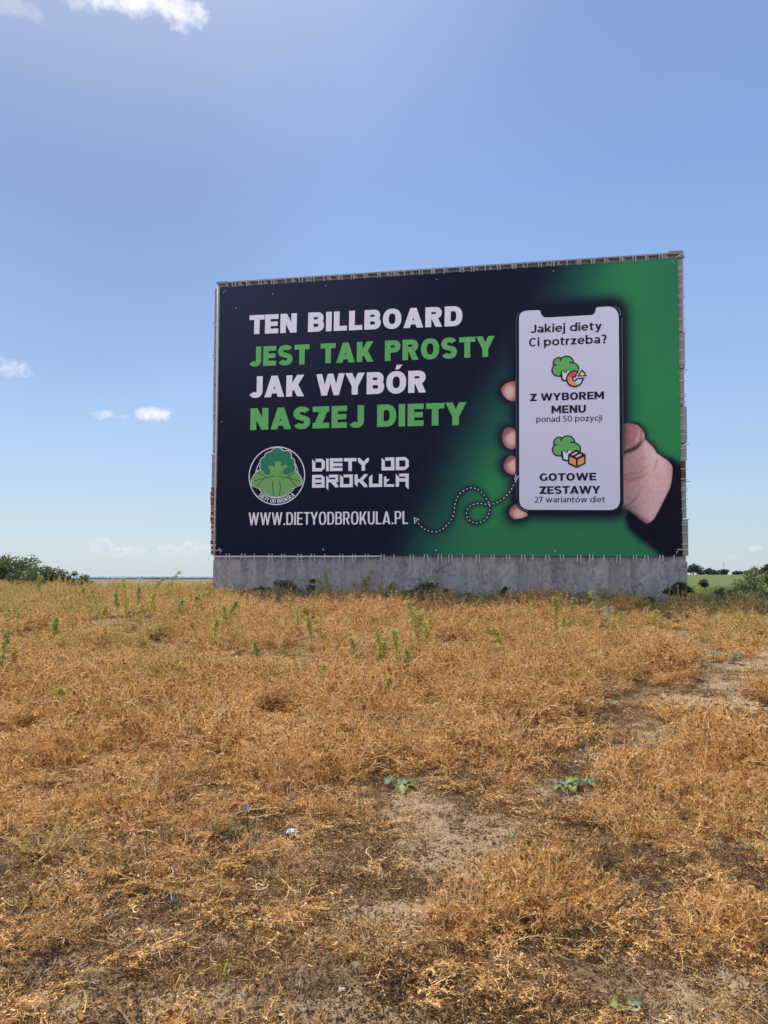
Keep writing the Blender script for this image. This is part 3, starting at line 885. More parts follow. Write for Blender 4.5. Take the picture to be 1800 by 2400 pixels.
        if ch in 'ij':
            g = b(0, 0 if ch == 'i' else -.12, v, xh) + s.cur(s.arc(v / 2, xh + .20, v * .30, v * .30, 0, 360, 14), 1) [:0] + [circle((v / 2, xh + .19), v * .62, 18)]
            if ch == 'j': g += s.cur(s.arc(-.07, -.12, .07 + v / 2, .15 - h / 2 + .02, 0, -110, 12))
            return g, v
        if ch == 'k': w = .62 * m / .72; return b(0, 0, v, 1.05) + s.dia(v * .8, .18, w - v * .62, xh) + s.dia(w - v * .6, 0, w * .46, xh * .62), w
        if ch == 'n': w = .60 * m / .72; return b(0, 0, v, xh) + b(w - v, 0, w, xh * .55) + s.cur(s.arc(w / 2, xh * .55, w / 2 - v / 2, xh * .45 + .01 - h / 2, 0, 180)), w
        if ch == 'r': w = .38 * m / .72; return b(0, 0, v, xh) + s.cur(s.arc(w * .98, xh * .5, w * .98 - v / 2, xh * .5 + .01 - h / 2, 96, 180, 14)), w
        if ch == 't': w = .42 * m / .72; return b(w * .18, .16, w * .18 + v, xh + .17) + b(0, xh - h, w * .95, xh) + s.cur(s.arc(w * .18 + v / 2 + .15, .17, .15, .18 - h / 2, 180, 290, 14)), w
        if ch == 'y': w = .62 * m / .72; return [[(0, xh), (v * 1.12, xh), (w / 2 + v * .55, 0), (w / 2 - v * .5, 0)], [(w, xh), (w - v * 1.12, xh), (w * .30 - v * .3, -.20), (w * .30 + v * .8, -.20)]] + s.cur([(w * .05, -.235), (w * .18, -.27 + h * .5), (w * .30, -.255 + h * .5), (w * .40, -.14)]), w
        if ch == 'z': w = .54 * m / .72; return b(0, xh - h, w, xh) + b(0, 0, w, h) + [[(0, 0), (v * 1.3, 0), (w, xh), (w - v * 1.3, xh)]], w
        if ch == 'w':
            w = 1.02 * m / .72; k = v * .98; q = w * .28; t = xh
            return [[(0, t), (k, t), (q + k * .5, 0), (q - k * .5, 0)], [(w / 2 - k * .5, t), (w / 2 + k * .5, t), (q + k * .5, 0), (q - k * .5, 0)],
                    [(w / 2 - k * .5, t), (w / 2 + k * .5, t), (w - q + k * .5, 0), (w - q - k * .5, 0)], [(w, t), (w - k, t), (w - q - k * .5, 0), (w - q + k * .5, 0)]], w
        if ch == '0': w = .70 * m / .72; return s.cur(s.arc(w / 2, .5, (w - v) / 2, (1.02 - h) / 2, 0, 360, 44)), w
        if ch == '2': w = .60 * m / .72; return b(0, 0, w, h) + s.cur(s.arc(w * .46, .70, w * .48 - v / 2, .31 - h / 2, 150, -20, 20) + [(w * .80, .50), (w * .5, .26), (v * .8, h * .5)]), w
        if ch == '7': w = .62 * m / .72; return b(0, 1 - h, w, 1) + s.dia(w * .28, 0, w - v * .7, 1 - h * .5) + b(0, .78, v, 1), w
        if ch == '5': w = .60 * m / .72; return b(w * .12, 1 - h, w * .93, 1) + b(w * .10, .5, w * .10 + v, 1) + s.cur([(w * .10 + v * .5, .56)] + s.arc(w * .44, .30, w * .54 - v / 2, .31 - h / 2, 86, -140, 26)), w
        if ch == '?': w = .52 * m / .72; return s.cur(s.arc(w * .46, .72, w * .50 - v / 2, .29 - h / 2, 150, -40, 20) + [(w * .60, .44), (w * .52, .26)]) + [circle((w * .52, .07), v * .62, 18)], w
        return [], 0
    def line(s, text, track=0.1, space=0.34):
        """-> list of (polys, x offset, width), total width"""
        x = 0; out = []
        for i, ch in enumerate(text):
            if ch == ' ': x += space; continue
            g, w = s.glyph(ch); out.append((g, x, w)); x += w + track
            nxt = text[i + 1] if i + 1 < len(text) else ''
            if (ch + nxt) in ('TA', 'AT', 'TY', 'AY', 'YA', 'TE', 'LY', 'WY', 'AW', 'UŁ'): x -= track * 0.7
        return out, x - track

def text(name, font, s, p0, p1, caph, mt, parent, off, track=0.1, space=0.34):
    """baseline from photo point p0 to p1, cap height in photo pixels at p0"""
    A, B = pl(*p0), pl(*p1)
    up = pl(p0[0], p0[1] - caph) - A
    gl, tw = font.line(s, track, space)
    ex = (B - A) / tw
    hgt = np.linalg.norm(up)
    eu = np.array([-ex[1], ex[0]]); eu = eu / np.linalg.norm(eu) * hgt
    words = []; k = 0
    for wd_ in s.split(' '):
        words.append(gl[k:k + len(wd_)]); k += len(wd_)
    for wg in words:
        VV, FF = [], []; n = 0
        for g, x, w in wg:
            # nudge the straight bars by a hair so that no two edges coincide exactly
            sh_ = [((0.0017 * ((7 * i) % 5 - 2), 0.0013 * ((3 * i) % 5 - 2)) if len(p) == 4 else (0, 0)) for i, p in enumerate(g)]
            V, Fc = union_mesh([[(A + ex * (x + q[0] + s_[0]) + eu * (q[1] + s_[1])) for q in p] for p, s_ in zip(g, sh_)])
            VV.append(V); FF += [[i + n for i in f] for f in Fc]; n += len(V)
        ban_child(add_obj(name, new_mesh(name, W3(np.concatenate(VV), off), FF, mt), parent))

# ---- print colours, given as they look in the open shade of the banner
SHADE = np.array([0.50, 0.485, 0.60])
def ink(c):
    return tuple(np.clip(lin(c) / SHADE, 0.0, 0.86))
def print_mat(name, c, fabric=True):
    m = mat(name, ink(c), 0.6, 0.06)
    n = NT(m)
    P = n.pos()
    nz = n.noise(P, 2.3, 4)
    n.color(n.mix(n.math('MULTIPLY', nz, 0.03), (*ink(c),), (0.30, 0.29, 0.33)))
    n.bump(n.noise(P, 1.1, 3), 0.25, 0.03)
    return m
M_WHITE = print_mat('white_print', (176, 170, 196))
M_LIME = print_mat('lime_print', (76, 133, 80))
M_NAVY = print_mat('navy_print', (24, 22, 42))
M_SCREEN = print_mat('screen_print', (163, 161, 187))
M_VC = bpy.data.materials.new('banner_print'); M_VC.use_nodes = True
_n = NT(M_VC)
_a = _n.attr('Col').outputs['Color']
_P = _n.pos()
_n.color(_n.mix(_n.math('MULTIPLY', _n.noise(_P, 2.1, 4), 0.012), _a, (0.5, 0.5, 0.55)))
_n.b.inputs['Roughness'].default_value = 0.6
_n.b.inputs['Specular IOR Level'].default_value = 0.06
_n.bump(_n.math('ADD', _n.noise(_n.scalev(_P, (1, 1, 0.35)), 1.3, 4), _n.math('MULTIPLY', _n.noise(_P, 9, 3), 0.10)), 0.6, 0.06)

BAN = empty('advertising_banner', tuple(SO), 'large dark navy and green printed banner roped to the front of the concrete wall', 'banner')
def ban_child(o):
    o.parent = BAN
    o.matrix_parent_inverse = Matrix.Translation(Vector(SO)).inverted()
    return o

# helpers on polylines in photo pixels (for the soft printed glow round the picture)
def dist_poly(U, Vv, pts, closed=True):
    pts = np.asarray(pts, float)
    q = np.roll(pts, -1, 0) if closed else pts[1:]
    p = pts if closed else pts[:-1]
    D = np.full(U.shape, 1e9)
    for a, b in zip(p, q):
        ab = b - a
        t = np.clip(((U - a[0]) * ab[0] + (Vv - a[1]) * ab[1]) / (ab @ ab + 1e-9), 0, 1)
        D = np.minimum(D, np.hypot(U - a[0] - t * ab[0], Vv - a[1] - t * ab[1]))
    return D
def inside(U, Vv, pts):
    pts = np.asarray(pts, float); q = np.roll(pts, -1, 0); c = np.zeros(U.shape, bool)
    for (x1, y1), (x2, y2) in zip(pts, q):
        with np.errstate(divide='ignore', invalid='ignore'):
            c ^= ((y1 > Vv) != (y2 > Vv)) & (U < (x2 - x1) * (Vv - y1) / (y2 - y1 + 1e-12) + x1)
    return c
Z1 = lambda p: (1160 + p[0] / 5.184, 680 + p[1] / 5.184)
Z2 = lambda p: (1160 + p[0] / 5.184, 940 + p[1] / 5.184)
Z3 = lambda p: (1440 + p[0] / 7.375, 960 + p[1] / 7.375)
Z4 = lambda p: (1080 + p[0] / 2.765, 980 + p[1] / 2.765)
Z5 = lambda p: (950 + p[0] / 5.53, 1120 + p[1] / 5.53)
PHONE = [(1208, 747), (1209, 738), (1213, 730), (1220, 723.5), (1232, 720), (1300, 716), (1399, 711.5), (1432, 710.5), (1445, 714), (1453, 722), (1457, 733), (1458.5, 748), (1462, 1172), (1460, 1185), (1454, 1195), (1445, 1201), (1432, 1203),
         (1240, 1202), (1226, 1199), (1215, 1191), (1209, 1181), (1208, 1170)]
SCREEN = [(1216.5, 748), (1217.5, 740), (1222, 733), (1229, 729.5), (1239, 728.4), (1262, 727.6), (1266, 729), (1267.5, 735), (1270.5, 741), (1276, 744.6), (1284, 744.8), (1380, 739.5), (1388, 738.6), (1393, 735), (1395.5, 729), (1396.5, 723), (1400, 720.6), (1427, 719),
          (1437, 721), (1444, 727), (1448.6, 735), (1450, 747), (1453, 1172), (1451, 1182), (1446, 1190), (1438, 1194.4), (1430, 1195.5), (1240, 1194.8), (1229, 1192.4), (1221, 1186), (1217.5, 1177), (1217, 1168)]
HAND = [Z3(p) for p in [(120, 290), (180, 240), (250, 228), (330, 248), (400, 270), (470, 330), (515, 410), (530, 510), (600, 580), (680, 660), (730, 750), (830, 820), (930, 885), (985, 945), (1005, 1010), (1000, 1150), (985, 1260), (960, 1360), (900, 1480), (830, 1620), (760, 1760), (690, 1880), (620, 1950), (560, 1975), (480, 1930), (350, 1830), (200, 1720), (60, 1700), (60, 1500), (60, 800), (60, 760), (60, 400)]]
SLEEVE = [(1476, 1195), (1470, 1215), (1478, 1236), (1503, 1258), (1528, 1276), (1550, 1294), (1561, 1303.5), (1599.9, 1303.9), (1596.5, 1097), (1584, 1088), (1572, 1080), (1560, 1077)]
FING = [[Z1(p) for p in [(262, 1108), (200, 1112), (130, 1135), (85, 1180), (75, 1220), (100, 1280), (150, 1330), (200, 1350), (262, 1352)]],
        [Z2(p) for p in [(175, 318), (230, 335), (268, 400), (285, 470), (275, 540), (230, 585), (190, 590), (130, 555), (95, 500), (85, 420), (110, 350), (150, 322)]],
        [Z2(p) for p in [(205, 660), (250, 680), (290, 730), (300, 800), (290, 850), (250, 895), (210, 900), (150, 870), (110, 820), (105, 760), (140, 700), (175, 668)]],
        [Z2(p) for p in [(245, 1255), (330, 1300), (380, 1350), (402, 1392), (360, 1410), (300, 1430), (230, 1437), (190, 1400), (170, 1350), (190, 1300)]]]
ARROW = catmull([Z5(p) for p in [(135, 545), (200, 625), (270, 675), (360, 700), (450, 685), (540, 615), (600, 540), (630, 460), (645, 340), (680, 245), (750, 170), (860, 130), (960, 165), (1040, 250), (1090, 350), (1090, 430), (1060, 510), (1000, 565), (920, 588), (840, 560), (800, 500), (795, 440), (830, 375), (900, 340), (980, 333), (1070, 345), (1160, 330), (1260, 275), (1330, 210), (1390, 120), (1430, 40), (1440, 20)]], 10)

def sheet_color(U, Vv):
    xb = np.interp(Vv, [600, 700, 800, 900, 1000, 1100, 1200, 1310], [1375, 1330, 1260, 1190, 1135, 1075, 1035, 985])
    hw = np.interp(Vv, [600, 800, 1000, 1310], [170, 160, 150, 150])
    wob = 26 * (fbm(U, Vv, 0.008, 3, 40) - 0.5)
    g = np.clip((U - xb + hw + wob) / (2 * hw), 0, 1); g = g * g * (3 - 2 * g)
    navy = np.array([15, 17, 35.]); navy2 = np.array([36, 38, 60.])
    k = sstep(1150, 620, Vv) * sstep(1200, 520, U)
    C = navy[None] * (1 - k[:, None]) + navy2[None] * k[:, None]
    teal = np.array([24, 62, 60.]); green = np.array([36, 103, 63.]); low = np.array([38, 90, 68.])
    q = sstep(0.75, 1.0, g)
    kk = (sstep(1180, 1290, Vv) * 0.7 + sstep(1440, 1590, U) * sstep(950, 620, Vv) * 0.9)[:, None]
    gr = green[None] * (1 - kk) + low[None] * kk
    col = C * (1 - sstep(0, 0.6, g)[:, None]) + teal[None] * sstep(0, 0.6, g)[:, None]
    col = col * (1 - sstep(0.45, 1.0, g)[:, None]) + gr * sstep(0.45, 1.0, g)[:, None]
    dark = np.zeros(len(U))
    def glow(poly, rad, amt, closed=True):
        nonlocal dark
        near = (U > min(p[0] for p in poly) - 60) & (U < max(p[0] for p in poly) + 60) & (Vv > min(p[1] for p in poly) - 60) & (Vv < max(p[1] for p in poly) + 60)
        d = dist_poly(U[near], Vv[near], poly, closed)
        if closed: d = np.where(inside(U[near], Vv[near], poly), 0, d)
        a = np.zeros(len(U)); a[near] = amt * np.exp(-(d / rad) ** 1.7); dark = np.maximum(dark, a)
    glow(PHONE, 20, 0.97); glow(HAND, 9, 0.8)
    glow(SLEEVE, 10, 0.98)
    for f in FING: glow(f, 16, 0.9)
    glow(ARROW, 6.5, 0.85, False)
    near = (U > 1050) & (U < 1200) & (Vv > 900) & (Vv < 1200)
    dk = np.array([18, 20, 38.])
    return col * (1 - dark[:, None]) + dk[None] * dark[:, None]
def invpl(ab):
    q = W3(ab)
    return project(q[:, 0], q[:, 1], q[:, 2])
def vinks(c): return np.clip(lin(c) / SHADE, 0, 0.86)

def banner():
    nx, ny = 600, 372
    a, b = np.meshgrid(np.linspace(0, 12.2, nx), np.linspace(0, SH, ny))
    ab = np.stack([a.ravel(), b.ravel()], 1)
    U, Vv = invpl(ab)
    col = vinks(sheet_color(U, Vv))
    # slack in the sheet
    sl = 0.018 * (fbm(ab[:, 0], ab[:, 1], 0.7, 3, 50) - 0.5) * 0.35
    # scalloped edge between the eyelets
    i = np.arange(ny - 1)[:, None] * nx + np.arange(nx - 1)[None, :]
    f = np.stack([i, i + 1, i + nx + 1, i + nx], -1).reshape(-1, 4)
    V = W3(ab) + sl[:, None] * 0.9 * SN[None, :]
    me = new_mesh('printed_sheet', V, f, M_VC, True); vcol(me, col)
    ban_child(add_obj('printed_sheet', me))
    L = [0.010, 0.016, 0.022, 0.028, 0.046]
    # hand picture with sleeve
    def picture(name, polys, off, colf, step=2.2):
        allp = np.concatenate([np.asarray(p) for p in polys])
        gu, gv = np.meshgrid(np.arange(allp[:, 0].min(), allp[:, 0].max(), step), np.arange(allp[:, 1].min(), allp[:, 1].max(), step))
        gu, gv = gu.ravel(), gv.ravel(); k = np.zeros(len(gu), bool)
        for p in polys: k |= inside(gu, gv, p) & (dist_poly(gu, gv, p) > 0.7)
        ex = pls(np.stack([gu[k], gv[k]], 1))
        o = flat(name, [pls(p) for p in polys], M_VC, off, None, ex, lambda ab_: vinks(colf(*invpl(ab_))))
        return ban_child(o)
    def skin(U, Vv):
        x = (U - 1440) * 7.375; y = (Vv - 960) * 7.375
        base = np.stack([np.full(len(x), 176.), np.full(len(x), 143.), np.full(len(x), 146.)], 1)
        w = sstep(1100, 1500, y)[:, None]; base = base * (1 - w) + np.array([168, 138, 146.]) * w
        # folded thumb: pinker pad
        d = np.hypot((x - 260) / 210, (y - 430) / 260)
        pad = (1 - sstep(0.65, 1.0, d))[:, None]
        base = base * (1 - pad) + np.array([160, 112, 117.]) * pad
        ridge = (np.exp(-((d - 1.0) / 0.07) ** 2) * sstep(100, 350, x) * sstep(200, 330, y))[:, None] * 0.55
        base = base * (1 - ridge) + np.array([112, 78, 82.]) * ridge
        nail = np.exp(-((x - 395 + (y - 480) * 0.25) / 22) ** 2 - ((y - 500) / 90) ** 2)[:, None] * 0.6
        base = base * (1 - nail) + np.array([205, 175, 172.]) * nail
        # shade under the thumb and beside the phone
        a = np.exp(-((y - (740 - (x - 180) * 0.42 - np.maximum(x - 380, 0) * 0.6)) / 42) ** 2) * sstep(560, 420, x)
        b2 = np.exp(-(np.maximum(x - 120, 0) / 75) ** 2) * sstep(1050, 600, y)
        e = np.clip(np.maximum(a * 0.85, b2 * 0.8), 0, 1)[:, None]
        base = base * (1 - e) + np.array([48, 30, 40.]) * e
        # knuckle creases: nested arcs
        cxx, cyy = 250, 780
        rr = np.hypot((x - cxx) / 1.15, (y - cyy))
        for r0, am in ((180, .22), (222, .3), (262, .3), (305, .34), (338, .55), (368, .4), (398, .5), (425, .7), (452, .35)):
            wv = 4 * np.sin(x / 37 + r0)
            c = np.exp(-((rr - r0 + wv) / 8.0) ** 2) * (y > 800) * sstep(640, 420, x) * am
            base = base * (1 - c[:, None]) + np.array([96, 60, 66.]) * c[:, None]
        c = (np.exp(-((rr - 470) / 16) ** 2) * (y > 1100) * sstep(520, 300, x))[:, None] * 0.6
        base = base * (1 - c) + np.array([170, 96, 100.]) * c
        c = np.exp(-(((np.hypot(x - 210, y - 830)) - 520) / 18) ** 2)[:, None] * (sstep(640, 720, x) * sstep(800, 900, y) * (y < 1150))[:, None] * 0.45
        base = base * (1 - c) + np.array([110, 80, 84.]) * c
        # palm line
        ly = np.interp(x, [170, 260, 380, 450, 500], [1680, 1640, 1520, 1420, 1320])
        c = (np.exp(-((y - ly) / 11) ** 2) * (x > 150) * (x < 500) * (0.35 + 0.65 * (x < 430)))[:, None] * 0.7
        base = base * (1 - c) + np.array([92, 58, 66.]) * c
        # rounded edges
        dd = dist_poly(U, Vv, HAND)
        e = np.exp(-(dd / 2.6) ** 2)[:, None] * 0.35
        base = base * (1 - e) + np.array([92, 62, 66.]) * e
        low = (sstep(30, 0, (1975 - y) - (x - 560) * 0) * 0)[:, None]
        k = (np.exp(-((y - (1690 + (x - 120) * 0.62)) / 60) ** 2) * (x > 60) * (x < 640))[:, None] * 0.55
        base = base * (1 - k) + np.array([70, 48, 54.]) * k
        g = (0.80 + 0.26 * sstep(160, 700, x) - 0.10 * sstep(850, 1010, x))[:, None]
        tl = (np.exp(-((x - 640 - (y - 700) * .35) / 120) ** 2 - ((y - 820) / 260) ** 2))[:, None]
        base = base * g + tl * np.array([16, 14, 10.]) - (sstep(1450, 1900, y) * sstep(560, 260, x))[:, None] * 22
        n = (fbm(x, y, 0.03, 3, 60)[:, None] - 0.5) * 22 + (fbm(x, y, 0.11, 2, 61)[:, None] - 0.5) * 14
        return np.clip(base * np.array([.95, .92, .92]) + n, 5, 250)
    sl_ = ban_child(flat('printed_sleeve', [pls(SLEEVE)], print_mat('sleeve_print', (11, 12, 27)), L[0] - 0.004, None))
    picture('printed_hand', [HAND], L[0], skin)
    for j, fpoly in enumerate(FING):
        cx = np.mean([p[0] for p in fpoly]); cy = np.mean([p[1] for p in fpoly]); sx = np.ptp([p[0] for p in fpoly]) / 2; sy = np.ptp([p[1] for p in fpoly]) / 2
        def fc(U, Vv, cx=cx, cy=cy, sx=sx, sy=sy, j=j):
            d = np.hypot((U - cx - sx * .15) / sx, (Vv - cy - sy * .05) / sy)
            t = sstep(0.25, 1.15, d)[:, None]
            c = np.array([190, 142, 140.]) * (1 - t) + np.array([122, 74, 74.]) * t
            if j in (1, 2):
                k = (sstep(-.30, -.62, (Vv - cy) / sy + 0.45 * (U - cx) / sx))[:, None] * .6
                c = c * (1 - k) + np.array([96, 70, 74.]) * k
            return c
        picture('printed_finger', [fpoly], L[0], fc, 1.8)
    # phone
    ban_child(flat('printed_phone', [pls(PHONE)], print_mat('phone_print', (17, 18, 36)), L[1], None))
    edge = print_mat('phone_edge_print', (96, 96, 120))
    pe = stroke(pls([(1213.5, 1181), (1218, 1189.5), (1226, 1195.5), (1237, 1198.5)]), 0.016) + stroke(pls(catmull([(1441, 718.5), (1448, 723), (1453, 730), (1455.5, 741)], 5)), 0.014) + stroke(pls([(1210.5, 1170), (1210.5, 748), (1213, 737), (1217, 731)]), 0.008) + stroke(pls([(1457.5, 745), (1461, 1172)]), 0.010)
    ban_child(flat('phone_highlight', pe, edge, L[1] + .003, None))
    ban_child(flat('phone_screen', [pls(SCREEN)], M_SCREEN, L[2], None))
    # lettering
    BK = Font(0.300, 0.248, 0.86, 2.3)
    T = text
    T('headline_text', BK, 'TEN BILLBOARD', (584.5, 784), (1083.5, 764), 44.5, M_WHITE, None, L[1], track=.11, space=.50)
    T('headline_text', BK, 'JEST TAK PROSTY', (584, 859.5), (1159.5, 836), 46, M_LIME, None, L[1], track=.11, space=.50)
    T('headline_text', BK, 'JAK WYBÓR', (584, 932.5), (999.5, 920), 49.5, M_WHITE, None, L[1], track=.10, space=.50)
    T('headline_text', BK, 'NASZEJ DIETY', (587, 1008), (1093, 996), 50.5, M_LIME, None, L[1], track=.11, space=.50)
    CN = Font(0.118, 0.105, 0.44, 2.6)
    T('web_address_text', CN, 'WWW.DIETYODBROKULA.PL', (583, 1231.0), (956.5, 1228.3), 29.4, M_WHITE, None, L[1], track=.075)
    MB_ = Font(0.185, 0.162, 0.76, 2.05)
    T('screen_text', MB_, 'Jakiej diety', (1243, 781.5), (1410.5, 773.8), 19.2, M_NAVY, None, L[3], track=.10, space=.36)
    T('screen_text', MB_, 'Ci potrzeba?', (1240, 813.0), (1422, 804.5), 19.6, M_NAVY, None, L[3], track=.10, space=.36)
    MH = Font(0.238, 0.205, 0.80, 2.05)
    T('screen_text', MH, 'Z WYBOREM', (1242.5, 941), (1415.5, 935.5), 17.6, M_NAVY, None, L[3], track=.09, space=.34)
    T('screen_text', MH, 'MENU', (1292.5, 969.5), (1373, 967.5), 18.2, M_NAVY, None, L[3], track=.10)
    MR = Font(0.140, 0.118, 0.74, 2.05)
    T('screen_text', MR, 'ponad 50 pozycji', (1257, 990), (1411, 986.5), 13.6, M_NAVY, None, L[3], track=.14, space=.34)
    T('screen_text', MH, 'GOTOWE', (1264.5, 1127.5), (1397, 1126.0), 17.6, M_NAVY, None, L[3], track=.09)
    T('screen_text', MH, 'ZESTAWY', (1264.5, 1158.0), (1407, 1157.0), 18.0, M_NAVY, None, L[3], track=.08)
    T('screen_text', MR, '27 wariantów diet', (1252.5, 1178), (1418, 1177.2), 13.4, M_NAVY, None, L[3], track=.13, space=.34)
    # dashed arrow
    d = []; acc = 0; on = []
    pts = [np.array(p) for p in ARROW]
    fine = []
    for p, q in zip(pts[:-1], pts[1:]):
        n = max(1, int(np.linalg.norm(q - p) / 0.7))
        fine += [p + (q - p) * i / n for i in range(n)]
    seglen = 4.8; period = 9.4; s_ = 0; cur_ = []
    for p, q in zip(fine[:-1], fine[1:]):
        if (s_ % period) < seglen: cur_.append(p)
        elif cur_:
            if len(cur_) > 2: d.append(stroke(pls(cur_), 0.020))
            cur_ = []
        s_ += np.linalg.norm(q - p)
    d.append(stroke(pls([Z5((180, 545)), Z5((118, 517)), Z5((126, 592))]), 0.026))
    d.append(stroke(pls([Z2((236, 938)), Z2((252, 970)), Z2((288, 908))]), 0.020))
    d.append(stroke(pls([Z2((250, 898)), Z2((254, 940))]), 0.020))
    da = empty('dashed_arrow'); ban_child(da); da.location = (0, 0, 0)
    for k, q_ in enumerate(d):
        o_ = flat('dash' if k < len(d) - 3 else 'arrow_head', q_, M_WHITE, L[3], None); o_.parent = da
    # icons on the screen
    def broc(Zf, sh=(0, 0), kx=1.0):
        q = lambda x, y: pl(*Zf((685 + (x - 685) * kx + sh[0], y + sh[1])))
        px = 1 / 5.184 * np.linalg.norm(pl(1330, 850) - pl(1331, 850))
        lobes = [(868, 888, 86), (775, 888, 68), (772, 972, 80), (935, 968, 84), (860, 965, 86)]
        outer = [circle(q(x, y), (r + 8) * px, 40) for x, y, r in lobes]
        inner = [circle(q(x, y), (r - 9) * px, 40) for x, y, r in lobes] + [[q(780, 900), q(900, 890), q(930, 1020), q(780, 1030)]]
        stem = [[q(800, 970), q(905, 970), q(905, 1110), q(840, 1113), q(812, 1100), q(802, 1075)]]
        stemi = [[q(820, 990), q(905, 985), q(905, 1094), q(845, 1094), q(822, 1078)]]
        ticks = [stroke([q(795, 868), q(792, 850), q(806, 838)], 15 * px), stroke([q(750, 912), q(727, 912), q(712, 925)], 15 * px), stroke([q(900, 886), q(925, 880), q(955, 888)], 15 * px), stroke([q(836, 972), q(842, 1000), q(856, 1010), q(868, 1000), q(872, 972)], 14 * px), stroke([q(800, 1060), q(805, 985)], 17 * px)]
        return outer, inner, stem, stemi, ticks, q, px
    M_G = print_mat('broccoli_print', (80, 136, 78)); M_MINT = print_mat('mint_print', (165, 184, 190))
    for which in (0, 1):
        e = empty('broccoli_icon'); e.location = (0, 0, 0)
        outer, inner, stem, stemi, ticks, q, px = broc(Z1 if which == 0 else Z2, (0, 0) if which == 0 else (0, -380), 1.0 if which == 0 else 1.07)
        ban_child(e)
        e.location = (0, 0, 0)
        def kid(name, polys, m_, off):
            o = flat(name, polys, m_, off, None); o.parent = e; return o
        kid('icon_outline', outer + stem, M_NAVY, L[3]); kid('broccoli_crown', inner, M_G, L[3] + .003); kid('broccoli_stalk', stemi, M_MINT, L[3] + .005); [kid('icon_line', t_, M_NAVY, L[3] + .007) for t_ in ticks]
        if which == 0:
            z = lambda x, y: pl(*Z1((x, y)))
            c = z(968, 1080)
            sector = lambda a0, a1, r, r0=24: [tuple(c + r * px * np.array([math.cos(R(a)), math.sin(R(a))])) for a in np.linspace(a0, a1, 26)] + [tuple(c + r0 * px * np.array([math.cos(R(a)), math.sin(R(a))])) for a in np.linspace(a1, a0, 26)]
            kid('icon_outline', [circle(c, 106 * px, 60)], M_NAVY, L[3] + .009)
            kid('chart_sector', [sector(62, 164, 88, 34)], print_mat('red_print', (196, 62, 76)), L[4])
            kid('chart_sector', [sector(164, 291, 88, 34)], print_mat('orange_print', (208, 118, 84)), L[4])
            kid('chart_sector', [sector(291, 352, 88, 34)], print_mat('aqua_print', (150, 186, 178)), L[4])
            # cut-out quarter shows the screen again
            kid('icon_gap', [[z(972, 1082), z(1030, 960), z(1100, 960), z(1100, 1066)]], M_SCREEN, L[4] + .002)
            kid('icon_gap', [circle(z(966, 1082), 15 * px, 20)], M_SCREEN, L[4] + .004)
            kid('icon_line', stroke([z(990, 1084), z(1084, 1074)], 16 * px) + stroke([z(976, 1050), z(1012, 985)], 14 * px), M_NAVY, L[4] + .005)
            kid('icon_outline', [[z(1052, 968), z(1090, 1000), z(1110, 1052), z(996, 1056)]], M_NAVY, L[4] + .007)
            kid('chart_sector', [[z(1054, 994), z(1074, 1012), z(1088, 1038), z(1026, 1042)]], print_mat('yellow_print', (196, 186, 96)), L[4] + .009)
        else:
            z = lambda x, y: pl(*Z2((x, y)))
            kid('icon_outline', [[z(990, 589), z(1100, 650), z(1100, 762), z(994, 815), z(887, 765), z(887, 650)]], M_NAVY, L[3] + .009)
            OR = print_mat('parcel_print', (194, 122, 82)); OR2 = print_mat('parcel_top_print', (206, 150, 120))
            kid('parcel_side', [[z(906, 677), z(981, 714), z(981, 790), z(906, 753)]], OR, L[4])
            kid('parcel_side', [[z(1004, 714), z(1081, 677), z(1081, 753), z(1004, 790)]], OR, L[4])
            kid('parcel_top', [[z(925, 652), z(986, 618), z(1008, 630), z(948, 664)]], OR2, L[4])
            kid('parcel_top', [[z(970, 678), z(1032, 643), z(1058, 656), z(996, 690)]], OR2, L[4])
    # word mark
    ZA = lambda p: (725 + p[0] / 13.825, 1065 + p[1] / 13.825)
    ZB = lambda p: (840 + p[0] / 13.825, 1065 + p[1] / 13.825)
    wm = []
    A = lambda *pts: wm.append(pls([ZA(p) for p in pts])); B = lambda *pts: wm.append(pls([ZB(p) for p in pts]))
    A((100, 155), (205, 262), (205, 555), (100, 555)); A((210, 145), (415, 143), (512, 232), (512, 262), (405, 250), (210, 250)); A((405, 240), (512, 232), (512, 450), (405, 450)); A((100, 445), (512, 443), (400, 552), (100, 555))
    A((550, 140), (635, 138), (635, 548), (550, 550))
    A((668, 132), (780, 130), (780, 542), (668, 545)); A((668, 130), (1080, 125), (1080, 238), (668, 240)); A((668, 285), (1080, 283), (1080, 385), (668, 390)); A((668, 435), (1080, 432), (1080, 538), (668, 545))
    A((1125, 125), (1535, 120), (1535, 222), (1125, 232)); A((1270, 200), (1385, 200), (1385, 540), (1270, 540))
    A((1580, 118), (1640, 118), (1800, 270), (1800, 420), (1700, 340), (1580, 235))
    B((0, 118), (50, 118), (170, 235), (300, 112), (345, 112), (345, 222), (225, 335), (220, 530), (108, 532), (108, 350), (0, 255))
    B((755, 105), (862, 212), (862, 522), (755, 525)); B((870, 102), (1170, 98), (1170, 205), (870, 207)); B((1060, 100), (1170, 98), (1170, 518), (1060, 520)); B((755, 412), (1170, 410), (1170, 518), (755, 525))
    B((1213, 96), (1325, 94), (1325, 512), (1213, 515)); B((1213, 96), (1525, 88), (1636, 190), (1213, 205)); B((1525, 88), (1636, 190), (1636, 400), (1525, 510)); B((1213, 403), (1636, 398), (1525, 510), (1213, 515))
    A((100, 668), (200, 667), (200, 1080), (95, 1084)); A((100, 668), (415, 662), (502, 745), (502, 762), (100, 765)); A((405, 700), (502, 745), (502, 1075), (405, 1075)); A((100, 815), (502, 812), (502, 920), (100, 925)); A((95, 975), (502, 970), (500, 1076), (95, 1084))
